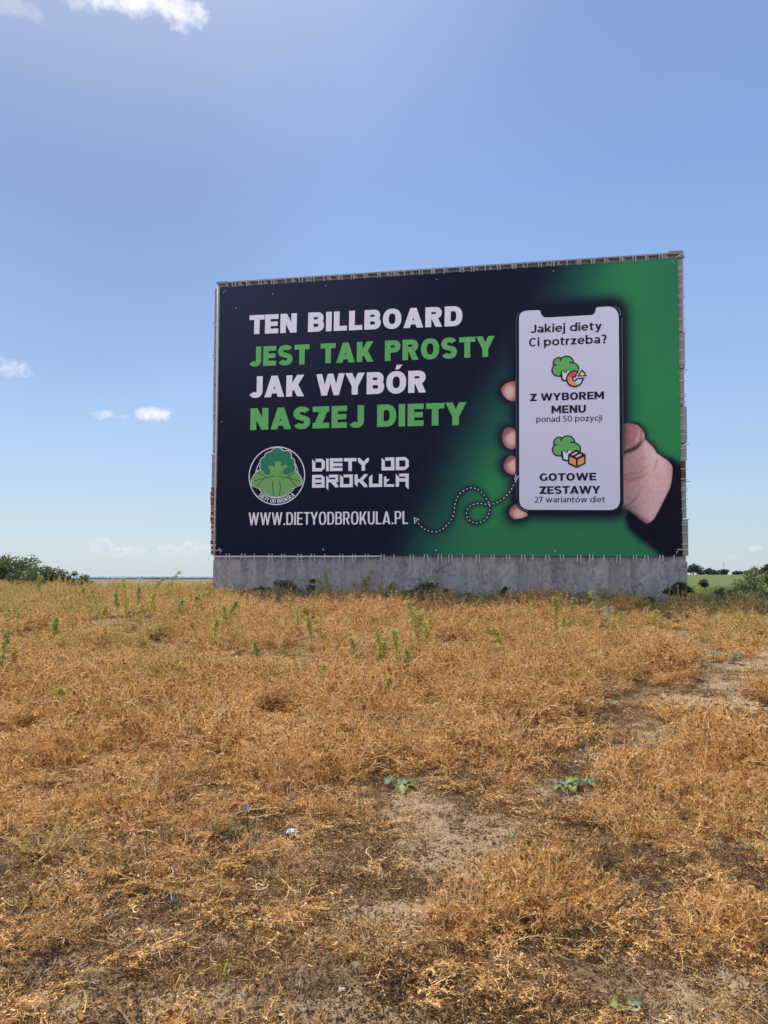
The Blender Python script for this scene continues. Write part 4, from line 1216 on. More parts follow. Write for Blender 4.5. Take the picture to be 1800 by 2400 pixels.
    A((555, 690), (640, 770), (640, 910), (625, 910), (625, 1165), (548, 1088)); A((640, 660), (943, 655), (943, 755), (640, 758)); A((845, 700), (943, 700), (943, 905), (845, 905)); A((600, 808), (943, 804), (943, 905), (600, 912)); A((670, 880), (840, 880), (943, 1000), (943, 1070), (850, 1072))
    A((998, 655), (1105, 752), (1105, 1068), (998, 1070)); A((1110, 655), (1418, 650), (1418, 745), (1110, 748)); A((1310, 700), (1418, 690), (1412, 1064), (1310, 1066)); A((998, 965), (1412, 962), (1412, 1064), (998, 1070))
    A((1470, 655), (1575, 652), (1572, 1055), (1470, 960)); A((1560, 800), (1700, 790), (1700, 905), (1560, 905))
    B((0, 800), (55, 795), (200, 640), (303, 640), (303, 670), (150, 845), (292, 1000), (292, 1062), (190, 1064), (50, 910), (0, 905))
    B((350, 740), (458, 645), (458, 1060), (350, 1062)); B((350, 955), (772, 950), (772, 1055), (350, 1062)); B((668, 640), (775, 637), (775, 1056), (668, 1056))
    B((832, 722), (912, 720), (912, 1052), (832, 1055)); B((832, 970), (1160, 966), (1160, 1050), (832, 1055)); B((912, 805), (1008, 800), (1008, 830), (905, 920), (905, 860))
    B((1212, 632), (1318, 735), (1318, 1048), (1212, 1050)); B((1322, 628), (1636, 622), (1636, 718), (1322, 722)); B((1532, 640), (1636, 630), (1632, 1135), (1532, 1045)); B((1300, 775), (1560, 772), (1560, 885), (1300, 888))
    ban_child(flat('brand_text', wm, M_WHITE, L[2], None))
    # round emblem (a plain head of broccoli stands in for the mascot)
    em = empty('round_emblem'); ban_child(em); em.location = (0, 0, 0)
    Z7 = lambda x, y: pl(560 + x / 9.217, 1030 + y / 9.217)
    cc = Z7(820, 784); px = np.linalg.norm(Z7(821, 784) - cc)
    def kid2(name, polys, m_, off):
        o = flat(name, polys, m_, off, None); o.parent = em; return o
    kid2('emblem_ring', ring(cc, 598 * px, 21 * px), M_WHITE, L[1])
    kid2('emblem_inner_ring', ring(cc, 462 * px, 16 * px), M_WHITE, L[1] + .002)
    M_DG = print_mat('crown_print', (36, 92, 72)); M_LG = print_mat('stalk_print', (88, 128, 80)); M_LINE = print_mat('emblem_line_print', (30, 52, 46))
    lob = [(830, 340, 150), (1030, 355, 105), (680, 400, 125), (575, 500, 112), (1110, 500, 95), (1120, 620, 100), (560, 590, 95), (620, 680, 80), (1040, 660, 95), (840, 500, 200)]
    body = [[(420, 665), (560, 665), (700, 640), (1000, 640), (1190, 665), (1230, 680), (1330, 790), (1365, 880), (1350, 980), (1230, 1030), (1130, 1075), (1100, 1110), (1010, 1190), (900, 1236), (800, 1246), (700, 1228), (590, 1170), (500, 1075), (400, 1050), (285, 995), (275, 900), (320, 790)]]
    bo = [[Z7(822 + (x - 822) * 1.025, 900 + (y - 900) * 1.03) for x, y in body[0]]]
    kid2('emblem_outline', [circle(Z7(x, y), (r + 16) * px, 36) for x, y, r in lob] + bo, M_WHITE, L[1] + .004)
    kid2('emblem_stalk', [[Z7(*p) for p in body[0]]], M_LG, L[1] + .007)
    veins = []
    for c_ in ([(780, 800), (600, 830), (330, 900)], [(600, 830), (500, 760), (420, 720)], [(560, 840), (470, 930), (400, 1010)], [(860, 800), (1050, 830), (1320, 900)], [(1050, 830), (1140, 760), (1210, 720)], [(1090, 840), (1170, 930), (1240, 1000)],
               [(740, 900), (735, 1040), (760, 1220)], [(890, 900), (900, 1040), (880, 1220)]):
        veins.append(stroke([Z7(*p) for p in catmull(c_, 6)], 13 * px))
    for q_ in veins: kid2('emblem_line', q_, M_LINE, L[1] + .010)
    kid2('emblem_crown', [circle(Z7(x, y), r * px, 36) for x, y, r in lob], M_DG, L[1] + .013)
    cur = []
    for (x, y, r, a0, a1) in ((830, 340, 118, 20, 160), (1030, 355, 78, -20, 110), (680, 400, 95, 80, 190), (575, 520, 84, 100, 230), (1100, 540, 76, -60, 60)):
        cur.append(stroke([tuple(Z7(x, y) + r * px * np.array([math.cos(R(a)), math.sin(R(a))])) for a in np.linspace(a0, a1, 14)], 9 * px))
    mcl = print_mat('crown_line_print', (60, 118, 92))
    for q_ in cur: kid2('emblem_line', q_, mcl, L[1] + .016)
    kid2('emblem_stem', [[Z7(*p) for p in [(790, 480), (915, 480), (920, 590), (1040, 540), (1055, 600), (930, 700), (925, 760), (690, 760), (690, 690), (640, 600), (700, 570), (785, 600)]]], M_LG, L[1] + .019)
    # lettering on the arc
    EF = Font(0.165, 0.145, 0.60, 2.2)
    gl, tw = EF.line('DIETY OD BROKUŁA', .12, .34)
    a0, a1 = 227, 314                  # degrees, left to right along the bottom
    rb = 578; capz = 84
    VV, FF = [], []; n = 0
    for g, x, w in gl:
        k = (x + w / 2) / tw; a = R(a0 + (a1 - a0) * k)
        t = np.array([-math.sin(a), math.cos(a)]); upv = -np.array([math.cos(a), math.sin(a)])
        sc = (R(a1 - a0) * rb) / tw
        c0 = np.array([math.cos(a), math.sin(a)]) * (rb - 8)
        V, Fc = union_mesh([[cc + px * (c0 + t * (q[0] - w / 2) * sc + upv * q[1] * capz) for q in p] for p in g])
        VV.append(V); FF += [[i + n for i in f_] for f_ in Fc]; n += len(V)
    o = add_obj('emblem_text', new_mesh('emblem_text', W3(np.concatenate(VV), L[1] + .004), FF, M_WHITE)); o.parent = em
    # fasteners
    rope = mat('rope', (0.52, 0.50, 0.47), 0.9); hem = mat('hem_pipe', (0.62, 0.61, 0.60), 0.6)
    mb = MB()
    z0 = 0.03
    mb.tube([W3(np.array([-0.05, SH * 1.0]), z0), W3(np.array([-0.035, SH * .5]), z0), W3(np.array([-0.04, -0.03]), z0)], 0.026, 8)
    mb.tube([W3(np.array([-0.04, -0.04]), z0), W3(np.array([3.9, -0.03]), z0), W3(np.array([4.6, -0.02]), 0.0)], 0.022, 8)
    ban_child(mb.build('hem_pipe', hem, None, True))
    bolt = mat('bolt_head', (0.5, 0.5, 0.52), 0.35, 0.5, 0.6)
    for (u, v) in [(525, 686), (529, 682), (640, 690), (554, 723), (764, 670), (1024, 656), (1297, 636), (1575, 613), (1579, 618), (514, 1287), (519, 1292), (758, 1288), (1022, 1290), (1301, 1291), (1589, 1288), (1586, 1293), (520, 989)]:
        mb = MB(); c = W3(pl(u, v)); mb.tube([c - 0.0 * SN, c + 0.03 * SN], 0.013 if v < 1280 else 0.020, 10)
        ban_child(mb.build('bolt', bolt))
    rr = random.Random(3)
    ntie = 0
    side_ties = MB()
    def tie(p, q, bulge=0.0):
        nonlocal ntie
        a_, b_ = W3(pl(*p), 0.02), W3(pl(*q), 0.05)
        mb = side_ties if ntie >= 98 else MB()
        mb.tube([a_, (a_ + b_) / 2 + SN * 0.02, b_], 0.0125, 5)
        if ntie < 98: ban_child(mb.build('rope_tie', rope))
        ntie += 1
    edge_t = lambda u: 673 - (u - 516) * 69 / 1073; edge_b = lambda u: 1301 + (u - 506) * 3 / 1094
    u = 530.0
    for g in range(33):          # pairs along the bottom
        u = 534 + g * 32.6 + rr.uniform(-5, 5)
        e_ = edge_b(u)
        Lh = 14 + rr.uniform(-3, 3)
        tie((u, e_ - 3), (u + rr.uniform(-2.5, 1), e_ + Lh)); 
        if g % 5 != 2: tie((u + 7, e_ - 3), (u + 7 + rr.uniform(-1, 2.5), e_ + Lh))
    for g in range(33):
        u = 545 + g * 31.2 + rr.uniform(-4, 4)
        e_ = edge_t(u)
        tie((u, e_ + 2), (u + rr.uniform(-2, 2), e_ - 8 + rr.uniform(-2, 1)))
        if g % 3 != 1: tie((u + 6, e_ + 2), (u + 6 + rr.uniform(-2, 2), e_ - 8))
    for g in range(27):
        v = 700 + g * 22.3 + rr.uniform(-5, 5); x = 514 - (v - 673) * 0.0155
        tie((x + 1.5, v), (x - 9, v + rr.uniform(-1, 1)))
        v = 622 + g * 25 + rr.uniform(-5, 5); x = 1589 + (v - 604) * 0.0155
        tie((x - 1.5, v), (x + 13, v + rr.uniform(-2, 1)))
        if g % 3 == 0: tie((x - 1.5, v + 5), (x + 13, v + 5))
    tie((1583, 605), (1598, 596)); tie((508, 1291), (520, 1288)); tie((517, 1297), (519, 1290)); tie((1584, 1300), (1586, 1292)); tie((1589, 1288), (1612, 1289))
    o = ban_child(side_ties.build('rope_tie', rope)); o['kind'] = 'stuff'
banner()

# ------------------------------------------------------------------ the wall behind it
def wall():
    conc = mat('cast_concrete', rough=0.9, spec=0.15); n = NT(conc); P = n.pos()
    st = n.noise(n.scalev(P, (2.6, 2.6, 0.12)), 1.6, 5, 0.6)
    bl = n.noise(P, 3.2, 6, 0.65)
    st = n.ramp(st, [(0.35, (0, 0, 0)), (0.65, (1, 1, 1))]); c = n.mix(st, (0.235, 0.235, 0.22), (0.43, 0.42, 0.395))
    c = n.mix(n.ramp(bl, [(0.44, (0, 0, 0)), (0.50, (1, 1, 1))]), c, n.mix(0.35, c, (0.34, 0.33, 0.315)))
    crk = n.n.new('ShaderNodeTexVoronoi'); crk.feature = 'DISTANCE_TO_EDGE'; crk.inputs['Scale'].default_value = 1.5
    n.l.new(n.mix(0.25, P, n.noise(P, 4, 3)), crk.inputs['Vector'])
    ck = n.ramp(crk.outputs['Distance'], [(0.0, (1, 1, 1)), (0.012, (0, 0, 0))])
    right = n.n.new('ShaderNodeSeparateXYZ'); n.l.new(P, right.inputs[0])
    rf = n.math('MULTIPLY', n.ramp(n.math('ADD', n.math('MULTIPLY', right.outputs[0], 0.15), n.math('MULTIPLY', n.noise(P, 0.7, 3), 0.6)), [(0.25, (0, 0, 0)), (0.4, (1, 1, 1))]), n.noise(P, 1.0, 2))
    pe = n.ramp(n.noise(n.scalev(P, (1.5, 1.5, 1.0)), 2.0, 7, 0.72), [(0.505, (0, 0, 0)), (0.515, (1, 1, 1)), (0.525, (0, 0, 0))])
    c = n.mix(n.math('MULTIPLY', n.math('MULTIPLY', pe, rf), 0.5), c, (0.09, 0.09, 0.09))
    n.color(c)
    n.bump(n.math('ADD', n.math('MULTIPLY', bl, 0.6), n.math('ADD', n.math('MULTIPLY', n.noise(P, 22, 5), 0.25), n.math('MULTIPLY', n.ramp(n.noise(n.scalev(P, (1.6, 1.6, 0.9)), 2.2, 6, 0.7, 0.0), [(0.50, (0, 0, 0)), (0.53, (1, 1, 1))]), 0.5))), 0.8, 0.04)
    blk = mat('wall_panel', rough=0.92, spec=0.15); n = NT(blk); P = n.pos()
    n.color(n.mix(n.noise(P, 2.5, 6, 0.65), (0.22, 0.215, 0.20), (0.40, 0.39, 0.365))); n.bump(n.noise(P, 16, 5), 0.6, 0.02)
    dkm = mat('wall_core', (0.05, 0.048, 0.045), 0.95)
    steel = mat('weathered_beam', rough=0.7, spec=0.3); n = NT(steel); n.color(n.mix(n.noise(n.pos(), 4, 5), (0.19, 0.185, 0.175), (0.34, 0.325, 0.30)))
    brick = mat('red_brick', rough=0.9); n = NT(brick); n.color(n.mix(n.noise(n.pos(), 6, 5), (0.10, 0.035, 0.022), (0.26, 0.10, 0.06))); n.bump(n.noise(n.pos(), 25, 4), 0.5, 0.02)
    plank = mat('rusty_plank', rough=0.9); n = NT(plank); n.color(n.mix(n.noise(n.pos(), 9, 5), (0.07, 0.035, 0.018), (0.24, 0.13, 0.06)))
    wl = empty('concrete_wall', tuple(W3(np.array([6.1, -2.0]), -.2)), 'tall freestanding grey concrete panel wall standing at the far edge of the field', 'wall')
    inv = Matrix.Translation(wl.location).inverted()
    def kid(mb, name, m_, par=None, smooth=False):
        o = mb.build(name, m_, None, smooth); o.parent = par or wl
        if par is None: o.matrix_parent_inverse = inv
        return o
    TH = 0.34; F0 = -0.045             # front face lies 4.5 cm behind the banner
    def slab(mb, a0, b0, a1, b1, f0=F0, th=TH, j=0.0):
        mb.box(W3(np.array([a0, b0]), f0 - th), SU * (a1 - a0), SV * (b1 - b0), SN * th)
    # plinth, to below the ground (outer ends at pixels 497 and 1613)
    aL = pl(498, 1320)[0]; aR = pl(1612, 1360)[0]
    V = []; nx, nz = 240, 34
    aa = np.linspace(aL, aR, nx); bb = np.linspace(-2.6, -0.135, nz)
    A_, B_ = np.meshgrid(aa, bb)
    rel = F0 + 0.035 * (fbm(A_, B_, 1.6, 4, 71) - 0.5) + 0.035 * sstep(0.50, 0.56, fbm(A_, B_, 1.3, 4, 77)) * sstep(3, 7, A_)
    ab = np.stack([A_.ravel(), B_.ravel()], 1)
    Vv = SO + ab[:, :1] * SU + ab[:, 1:] * SV + rel.ravel()[:, None] * SN
    i = np.arange(nz - 1)[:, None] * nx + np.arange(nx - 1)[None, :]
    f = np.stack([i, i + 1, i + nx + 1, i + nx], -1).reshape(-1, 4)
    back = Vv - 0.40 * SN
    nb = len(Vv)
    def strip(idx): return [[idx[k], idx[k + 1], idx[k + 1] + nb, idx[k] + nb] for k in range(len(idx) - 1)]
    tl = list(range((nz - 1) * nx, nz * nx)); lf = [k * nx for k in range(nz)]; rt = [k * nx + nx - 1 for k in range(nz)]
    fl = f.tolist() + [[q[3] + nb, q[2] + nb, q[1] + nb, q[0] + nb] for q in f.tolist()] + strip(tl) + strip(lf) + strip(rt)
    o = add_obj('plinth', new_mesh('plinth', np.concatenate([Vv, back]), fl, conc)); o.parent = wl; o.matrix_parent_inverse = inv
    mb = MB(); slab(mb, aL + 0.02, -0.135, aR - 0.02, 0.02, F0 - 0.02); kid(mb, 'ledge', conc)
    # courses of panels; their ends show left and right of the banner
    rr = random.Random(5)
    Lv = [1310, 1152, 1067, 985, 904, 815, 742, 664]; 
    nL = 8; ch = SH / nL
    core = MB(); slab(core, -0.04, 0.0, 12.24, SH, F0 - 0.07, TH - 0.13); kid(core, 'core', dkm)
    for k in range(nL):
        b0 = k * ch + 0.014; b1 = (k + 1) * ch - 0.018
        v = 1301 - (b0 + ch / 2) / SH * 628
        l = pl(513.5 - 10.5 - (v - 663) * 0.0165 + (0 if k > 2 else -1), v)[0] + rr.uniform(-.02, .02); r = pl(1601.5 + (v - 590) * 0.0165, v)[0] + rr.uniform(-.03, .03)
        mb = MB()
        nseg = 10
        if k < 2:
            slab(mb, 0.02, b0, r, b1)
            kid(mb, 'panel', blk)
            for q in range(7):
                mb = MB(); hh = (b1 - b0 + 0.06) / 7; slab(mb, l + rr.uniform(-.012, .012), b0 + q * hh, 0.018, b0 + (q + 1) * hh - 0.014, F0 - rr.uniform(0, .01)); kid(mb, 'brick', brick)
        elif k == 2:
            slab(mb, l, b0, 12.1, b1); kid(mb, 'panel', blk)
            mb = MB(); slab(mb, 12.102, b0 - .3, r - .02, b1 - .42, F0 - .02, .2); kid(mb, 'plank', plank)
            mb = MB(); slab(mb, 12.102, b1 - .40, r, b1 - .02, F0); kid(mb, 'panel', blk)
        else:
            slab(mb, l, b0, r, b1); kid(mb, 'panel', blk)
        if k:
            for a_, s in ((l, -1), (r, 1)):
                mb = MB(); c = W3(np.array([a_, b0 - 0.03]), F0 - .12); e_ = W3(np.array([a_ + s * (0.05 + rr.uniform(0, .05)), b0 - 0.03]), F0 - .10)
                mb.tube([c, e_], 0.008, 6); kid(mb, 'steel_pin', dkm)
    # capping beam: box with a shaded channel and lugs
    bL = pl(508, 665)[0] - 0.0; bR = pl(1600, 592)[0] + 0.02
    b0 = SH + 0.006
    mb = MB(); slab(mb, bL, b0 + 0.092, bR, b0 + 0.13, F0 + 0.06, 0.42); slab(mb, bL + .01, b0 + 0.0, bR - .01, b0 + 0.092, F0 - 0.04, 0.26)
    kb = kid(mb, 'capping_beam', steel)
    for g in range(30):
        a_ = bL + 0.15 + g * (bR - bL - 0.3) / 29 + rr.uniform(-.12, .12)
        mb = MB(); w_ = 0.09 + rr.uniform(0, .08)
        mb.add([W3(np.array([a_, b0 + .0]), F0 + .03), W3(np.array([a_ + w_, b0 + .0]), F0 + .03), W3(np.array([a_ + w_ * .6, b0 + .09]), F0 + .05), W3(np.array([a_, b0 + .09]), F0 + .05),
                W3(np.array([a_, b0 + .0]), F0 - .04), W3(np.array([a_ + w_, b0 + .0]), F0 - .04), W3(np.array([a_ + w_ * .6, b0 + .09]), F0 - .04), W3(np.array([a_, b0 + .09]), F0 - .04)],
               [(0, 1, 2, 3), (7, 6, 5, 4), (0, 4, 5, 1), (1, 5, 6, 2), (2, 6, 7, 3), (3, 7, 4, 0)])
        o = mb.build('lug', steel); o.parent = kb
    for g, a_ in enumerate([1.0, 3.2, 5.1, 8.6, 10.4]):
        mb = MB(); mb.tube([W3(np.array([a_, b0 + .13]), F0 - .1), W3(np.array([a_ + .01, b0 + .20]), F0 - .1)], 0.012, 5); kid(mb, 'steel_pin', dkm)
    mb = MB(); slab(mb, bR - .36, b0 + 0.132, bR - .02, b0 + .17, F0 + .062, .3); kid(mb, 'corner_cap', steel)
    mb = MB(); slab(mb, bL - .02, b0 + 0.132, bL + .3, b0 + .15, F0 + .062, .3); kid(mb, 'corner_cap', steel)
wall()

# ------------------------------------------------------------------ green plants
def leafmat(name, c1, c2, rough=0.5, spec=0.35, t=0.4, dead=None):
    m = mat(name, rough=rough, spec=spec); n = NT(m)
    P = n.pos(); sh = n.attr('shade').outputs['Fac']
    f = n.math('ADD', n.math('MULTIPLY', sh, 0.8), n.math('MULTIPLY', n.noise(P, 9, 3), 0.3))
    st = [(0.1, c1), (0.95, c2)] + ([(1.0, dead)] if dead else [])
    c = n.ramp(f, st)
    n.color(c); n.leafy(c, t); return m
LM = {
    'glaucous': leafmat('glaucous_leaf', (0.055, 0.11, 0.065), (0.20, 0.28, 0.19), 0.55, 0.3, 0.3),
    'fresh': leafmat('fresh_leaf', (0.16, 0.20, 0.05), (0.44, 0.47, 0.15), 0.5, 0.35, 0.5),
    'yellow': leafmat('yellowing_leaf', (0.24, 0.27, 0.04), (0.66, 0.60, 0.12), 0.55, 0.3, 0.5),
    'mixed': leafmat('ripening_leaf', (0.20, 0.22, 0.05), (0.60, 0.56, 0.16), 0.55, 0.3, 0.5),
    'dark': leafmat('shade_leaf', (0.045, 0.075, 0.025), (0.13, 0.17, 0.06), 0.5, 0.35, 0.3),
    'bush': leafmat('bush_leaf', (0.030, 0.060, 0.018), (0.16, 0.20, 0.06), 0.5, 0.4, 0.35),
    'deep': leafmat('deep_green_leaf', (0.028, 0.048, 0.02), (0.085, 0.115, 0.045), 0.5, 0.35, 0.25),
    'bramble': leafmat('bramble_leaf', (0.05, 0.075, 0.025), (0.20, 0.22, 0.08), 0.5, 0.35, 0.4),
    'far': leafmat('far_leaf', (0.055, 0.075, 0.055), (0.12, 0.15, 0.09), 0.7, 0.2, 0.3),
    'blade': leafmat('grass_blade', (0.08, 0.13, 0.04), (0.26, 0.34, 0.13), 0.45, 0.4, 0.4),
    'grey': leafmat('grey_leaf', (0.20, 0.22, 0.10), (0.50, 0.50, 0.30), 0.6, 0.3, 0.4),
}
STEM = leafmat('plant_stem', (0.22, 0.20, 0.07), (0.40, 0.34, 0.15), 0.6, 0.3, 0.1)
WOOD = mat('bark', (0.06, 0.045, 0.035), 0.9)
PET = leafmat('blue_petal', (0.16, 0.17, 0.48), (0.28, 0.30, 0.66), 0.5, 0.3, 0.4)

def mesh_part(name, V, Fq, C, m, parent, smooth=False):
    me = new_mesh(name, V, Fq, m, smooth); vfloat(me, C, 'shade')
    return add_obj(name, me, parent)

def leaf_cards(rg, P, size, asp=0.5, droop=0.2, up=0.5):
    """small folded leaves (2 quads each) at points P"""
    n = len(P)
    d = rg.normal(size=(n, 3)); d[:, 2] = d[:, 2] * 0.6 + up * 0.3; d /= np.linalg.norm(d, axis=1, keepdims=True)
    s = size * (0.6 + 0.8 * rg.random(n))
    Z = np.stack([P, P + d * s[:, None] * 0.5, P + d * s[:, None] - np.array([0, 0, 1]) * (s * droop)[:, None]], 1)
    Wd = s[:, None] * asp * np.array([[0.25, 1.0, 0.12]])
    V, Fq = ribbons(Z, Wd, rg=rg)
    return V, Fq, np.repeat(rg.random(n), 6)

def upright_weed(u, v, hpx, kind, seed, label, cat='weed', group=None, wide=0.35, leaf=0.05, n=70):
    p = ground_hit(u, v); d = np.linalg.norm(p[:2]); h = hpx * d / F + (0.16 if v < 1700 else 0.02)
    rg = np.random.default_rng(seed)
    r = empty('upright_weed', tuple(p), label, cat, group)
    ns = 1 + int(wide > 0.3) * rg.integers(1, 4)
    sm = MB(); pts = []
    for k in range(ns):
        le = rg.normal(size=2) * h * (wide * 0.5 + 0.08)
        hh = h * (1 if k == 0 else 0.6 + 0.35 * rg.random())
        b = rg.normal(size=2) * 0.03
        line = [np.array([b[0] + le[0] * t ** 1.5, b[1] + le[1] * t ** 1.5, hh * t]) for t in np.linspace(0, 1, 7)]
        sm.tube(line, list(np.linspace(0.006, 0.002, 7) * (0.6 + h)), 5)
        m = int(n * hh / h)
        t = rg.random(m) ** 0.6 * 0.85 + 0.15
        base = np.array([np.interp(t, np.linspace(0, 1, 7), [q[i] for q in line]) for i in range(3)]).T
        pts.append(base + rg.normal(size=(m, 3)) * (0.26 * h * (1.15 - t))[:, None] * wide * np.array([1, 1, 0.5]))
    V, Fq, C = leaf_cards(rg, np.concatenate(pts), leaf * (0.55 + 0.9 * min(h, 0.7)), 0.26, 0.3)
    C = np.clip(C * 0.8 + 0.35 * (1 - V[:, 2] / max(h, .01)), 0, 1)
    o = sm.build('stem', STEM, r, True)
    mesh_part('foliage', V, Fq, C, LM[kind], r)
    return r

def rosette(u, v, rpx, seed, label, kinds=('glaucous',), nl=7, flat_=0.5, cat='leafy plant', group=None):
    """broad lobed leaves on stalks: each leaf its own mesh"""
    p = ground_hit(u, v); d = np.linalg.norm(p[:2]); Rr = rpx * d / F * 0.88
    rg = np.random.default_rng(seed)
    lift = 0.06 if v < 1560 else (0.04 if v < 1800 else 0.0)
    r = empty('broad_leaved_plant', (p[0], p[1], p[2] - 0.005), label, cat, group)
    if lift: MB().tube([(0, 0, 0), (0.01, 0, lift * .6), (0, 0, lift + 0.02)], 0.007, 6).build('stem', STEM, r, True)
    for k in range(nl):
        a = k * 2.4 + rg.random() * 0.5
        L = Rr * (0.7 + 0.45 * rg.random()); wdt = L * (0.26 + 0.08 * rg.random())
        el = 0.35 + 0.7 * rg.random() * (1 - flat_ * 0.5) + (0.25 if v < 1800 else 0)
        nu, nv_ = 12, 9
        V = np.zeros((nu, nv_, 3))
        for i in range(nu):
            t = i / (nu - 1)
            lob = max(0.0, (t - 0.28) / 0.72)
            prof = (math.sin(math.pi * min(1, lob * 0.93 + 0.04)) ** 0.6) if t > 0.28 else 0.07
            prof *= 1 + 0.22 * math.sin(t * 23 + k) * (t > .3)
            cx = L * (t * math.cos(el) + 0.10 * t * t)
            cz = L * (math.sin(el) * t - 0.75 * t * t * t * 0.7) + 0.02
            for j in range(nv_):
                s = (j / (nv_ - 1) - 0.5) * 2
                wave = 0.10 * L * math.sin(t * 13 + s * 2 + k) * abs(s) ** 1.5 * (t > .3)
                V[i, j] = (cx, s * wdt * prof, cz + abs(s) * 0.10 * L * prof + wave)
        ca, sa = math.cos(a), math.sin(a)
        X = V[..., 0] * ca - V[..., 1] * sa; Y = V[..., 0] * sa + V[..., 1] * ca
        V = np.stack([X, Y, np.maximum(V[..., 2] + lift, 0.01)], -1).reshape(-1, 3)
        i = np.arange(nu - 1)[:, None] * nv_ + np.arange(nv_ - 1)[None, :]
        f = np.stack([i, i + 1, i + nv_ + 1, i + nv_], -1).reshape(-1, 4)
        sgrid = np.tile(np.abs(np.linspace(-1, 1, nv_)), nu)
        C = np.clip(0.75 - 0.45 * np.minimum(sgrid * 3, 1) + 0.25 * rg.random() + 0.1 * rg.random(len(V)), 0, 1)
        mesh_part('leaf', V, f, C, LM[kinds[k % len(kinds)]], r, True)
    return r

def grass_clump(u, v, hpx, seed, label, kind='blade', n=14, lean=1.0, cat='grass clump'):
    p = ground_hit(u, v); d = np.linalg.norm(p[:2]); h = hpx * d / F
    rg = np.random.default_rng(seed)
    a = rg.random(n) * 6.283
    s0 = np.stack([np.cos(a) * 0.015, np.sin(a) * 0.015, np.zeros(n)], 1)
    dd = np.stack([np.cos(a) * lean * rg.random(n), np.sin(a) * lean * rg.random(n), np.ones(n)], 1)
    P = walk(s0, dd, h * (0.7 + 0.7 * rg.random(n)), 8, np.full(n, 0.02), 0.10 * lean, rg)
    V, Fq = ribbons(P, np.array([[1, 1.2, 1.2, 1.1, 1, .8, .5, .1]]) * 0.0065 * (0.7 + 0.6 * rg.random((n, 1))) * (0.6 + h * 2), rg=rg)
    me = new_mesh('grass_clump', V, Fq, LM[kind]); vfloat(me, np.repeat(rg.random(n), 16), 'shade')
    return tag(add_obj('grass_clump', me, None, tuple(p)), label, cat)

def bush(name, x, y, w, h, seed, kind, label, cat, group=None, n=2600, leaf=0.07, dens_top=1.0, nclump=22, stems=7, dep=0.8, z0=None, crown0=0.0, trunk=0.0):
    """clumped crown on real branches"""
    rg = np.random.default_rng(seed)
    z = float(height(x, y)) if z0 is None else z0
    r = empty(name, (x, y, z), label, cat, group)
    cl = []
    for k in range(nclump):
        a = rg.random() * 6.283; q = math.sqrt(rg.random()); 
        hx = crown0 + (1 - crown0) * (0.12 + 0.80 * rg.random())
        lim = math.sin(math.pi * min(0.93, max(0.16, (hx - crown0) / (1 - crown0) * 0.9 + 0.12))) ** 0.6
        c = np.array([math.cos(a) * q * w / 2 * lim, math.sin(a) * q * w / 2 * dep * lim, hx * h * (0.75 + 0.25 * dens_top * rg.random())])
        cl.append((c, (0.12 + 0.14 * rg.random()) * min(w, h) * 1.15))
    sm = MB()
    if trunk: sm.tube([np.array([0, 0, -0.2]), np.array([0.02 * h, 0, h * crown0]), np.array([0.0, 0, h * 0.7])], [trunk, trunk * .75, trunk * .3], 7)
    for c, rr in cl[:max(stems, 1)] if not trunk else cl:
        b = np.array([rg.normal() * w * .05, rg.normal() * w * .05, -0.05]) if not trunk else np.array([0, 0, h * (crown0 + .15 * rg.random())])
        mid = (b + c) / 2 + rg.normal(size=3) * 0.05 * h
        sm.tube([b, mid, c], [0.012 * h + trunk * .25, 0.008 * h + trunk * .1, 0.003 * h], 5)
    sm.build('trunk' if trunk else 'stem', WOOD, r, True)
    P = []; C0 = []
    for c, rr in cl:
        m = int(n * (rr / sum(q for _, q in cl)))
        g = rg.normal(size=(m, 3)); g /= np.linalg.norm(g, axis=1, keepdims=True)
        rad = rr * (0.35 + 0.75 * rg.random(m) ** 0.6)
        pt = c + g * rad[:, None] * np.array([1.15, 1.0, 0.8]); pt[:, 2] = np.maximum(pt[:, 2], 0.02)
        P.append(pt); C0.append(np.full(m, rg.random()))
    P = np.concatenate(P); C0 = np.concatenate(C0)
    V, Fq, C = leaf_cards(rg, P, leaf, 0.62, 0.15, 0.6)
    C = np.clip(0.5 * C + 0.5 * np.repeat(C0, 6), 0, 1)
    mesh_part('foliage' if not trunk else 'crown', V, Fq, C, LM[kind], r)
    return r
def at(u, d):
    return (u - 900) / F * d

# bushes at the left edge of the field
GB = 'bushes at the left edge of the field'
def bpx(u, base_v, hpx, wpx, y, seed, kind, label, **k):
    x = at(u, y); z = EYE - (base_v - 1349) * y / F
    bush('bush', x, y, wpx * y / F, hpx * y / F, seed, kind, label, 'bush', GB, z0=min(z, float(height(x, y)) + .1), **k)
bpx(25, 1392, 90, 170, 25.5, 1, 'bush', 'largest mid green bush, cut off by the left edge of the photo', n=4200, leaf=0.085, nclump=34)
bpx(92, 1392, 70, 130, 24.5, 2, 'bush', 'rounded green bush right beside the largest bush at the left edge', n=3200, leaf=0.08, nclump=28)
bpx(128, 1385, 64, 52, 27.0, 3, 'deep', 'dark evergreen bush sticking up behind the middle of the left bushes', n=2200, leaf=0.07, nclump=18)
bpx(8, 1385, 86, 60, 30.0, 4, 'deep', 'darkest bush crown rising behind the largest bush at the photo edge', n=2200, leaf=0.08, nclump=16)
bpx(52, 1385, 74, 44, 30.5, 14, 'deep', 'small dark crown sloping down behind the two large left bushes', n=1500, leaf=0.08, nclump=12)
bpx(170, 1390, 54, 90, 24.0, 5, 'mixed' if False else 'bush', 'low loose green bush at the right end of the left bushes', n=2400, leaf=0.075, nclump=24)
bpx(196, 1382, 42, 30, 25.0, 6, 'bramble', 'thin leggy bush with bare tips, last one towards the sea', n=500, leaf=0.06, nclump=12, stems=12)
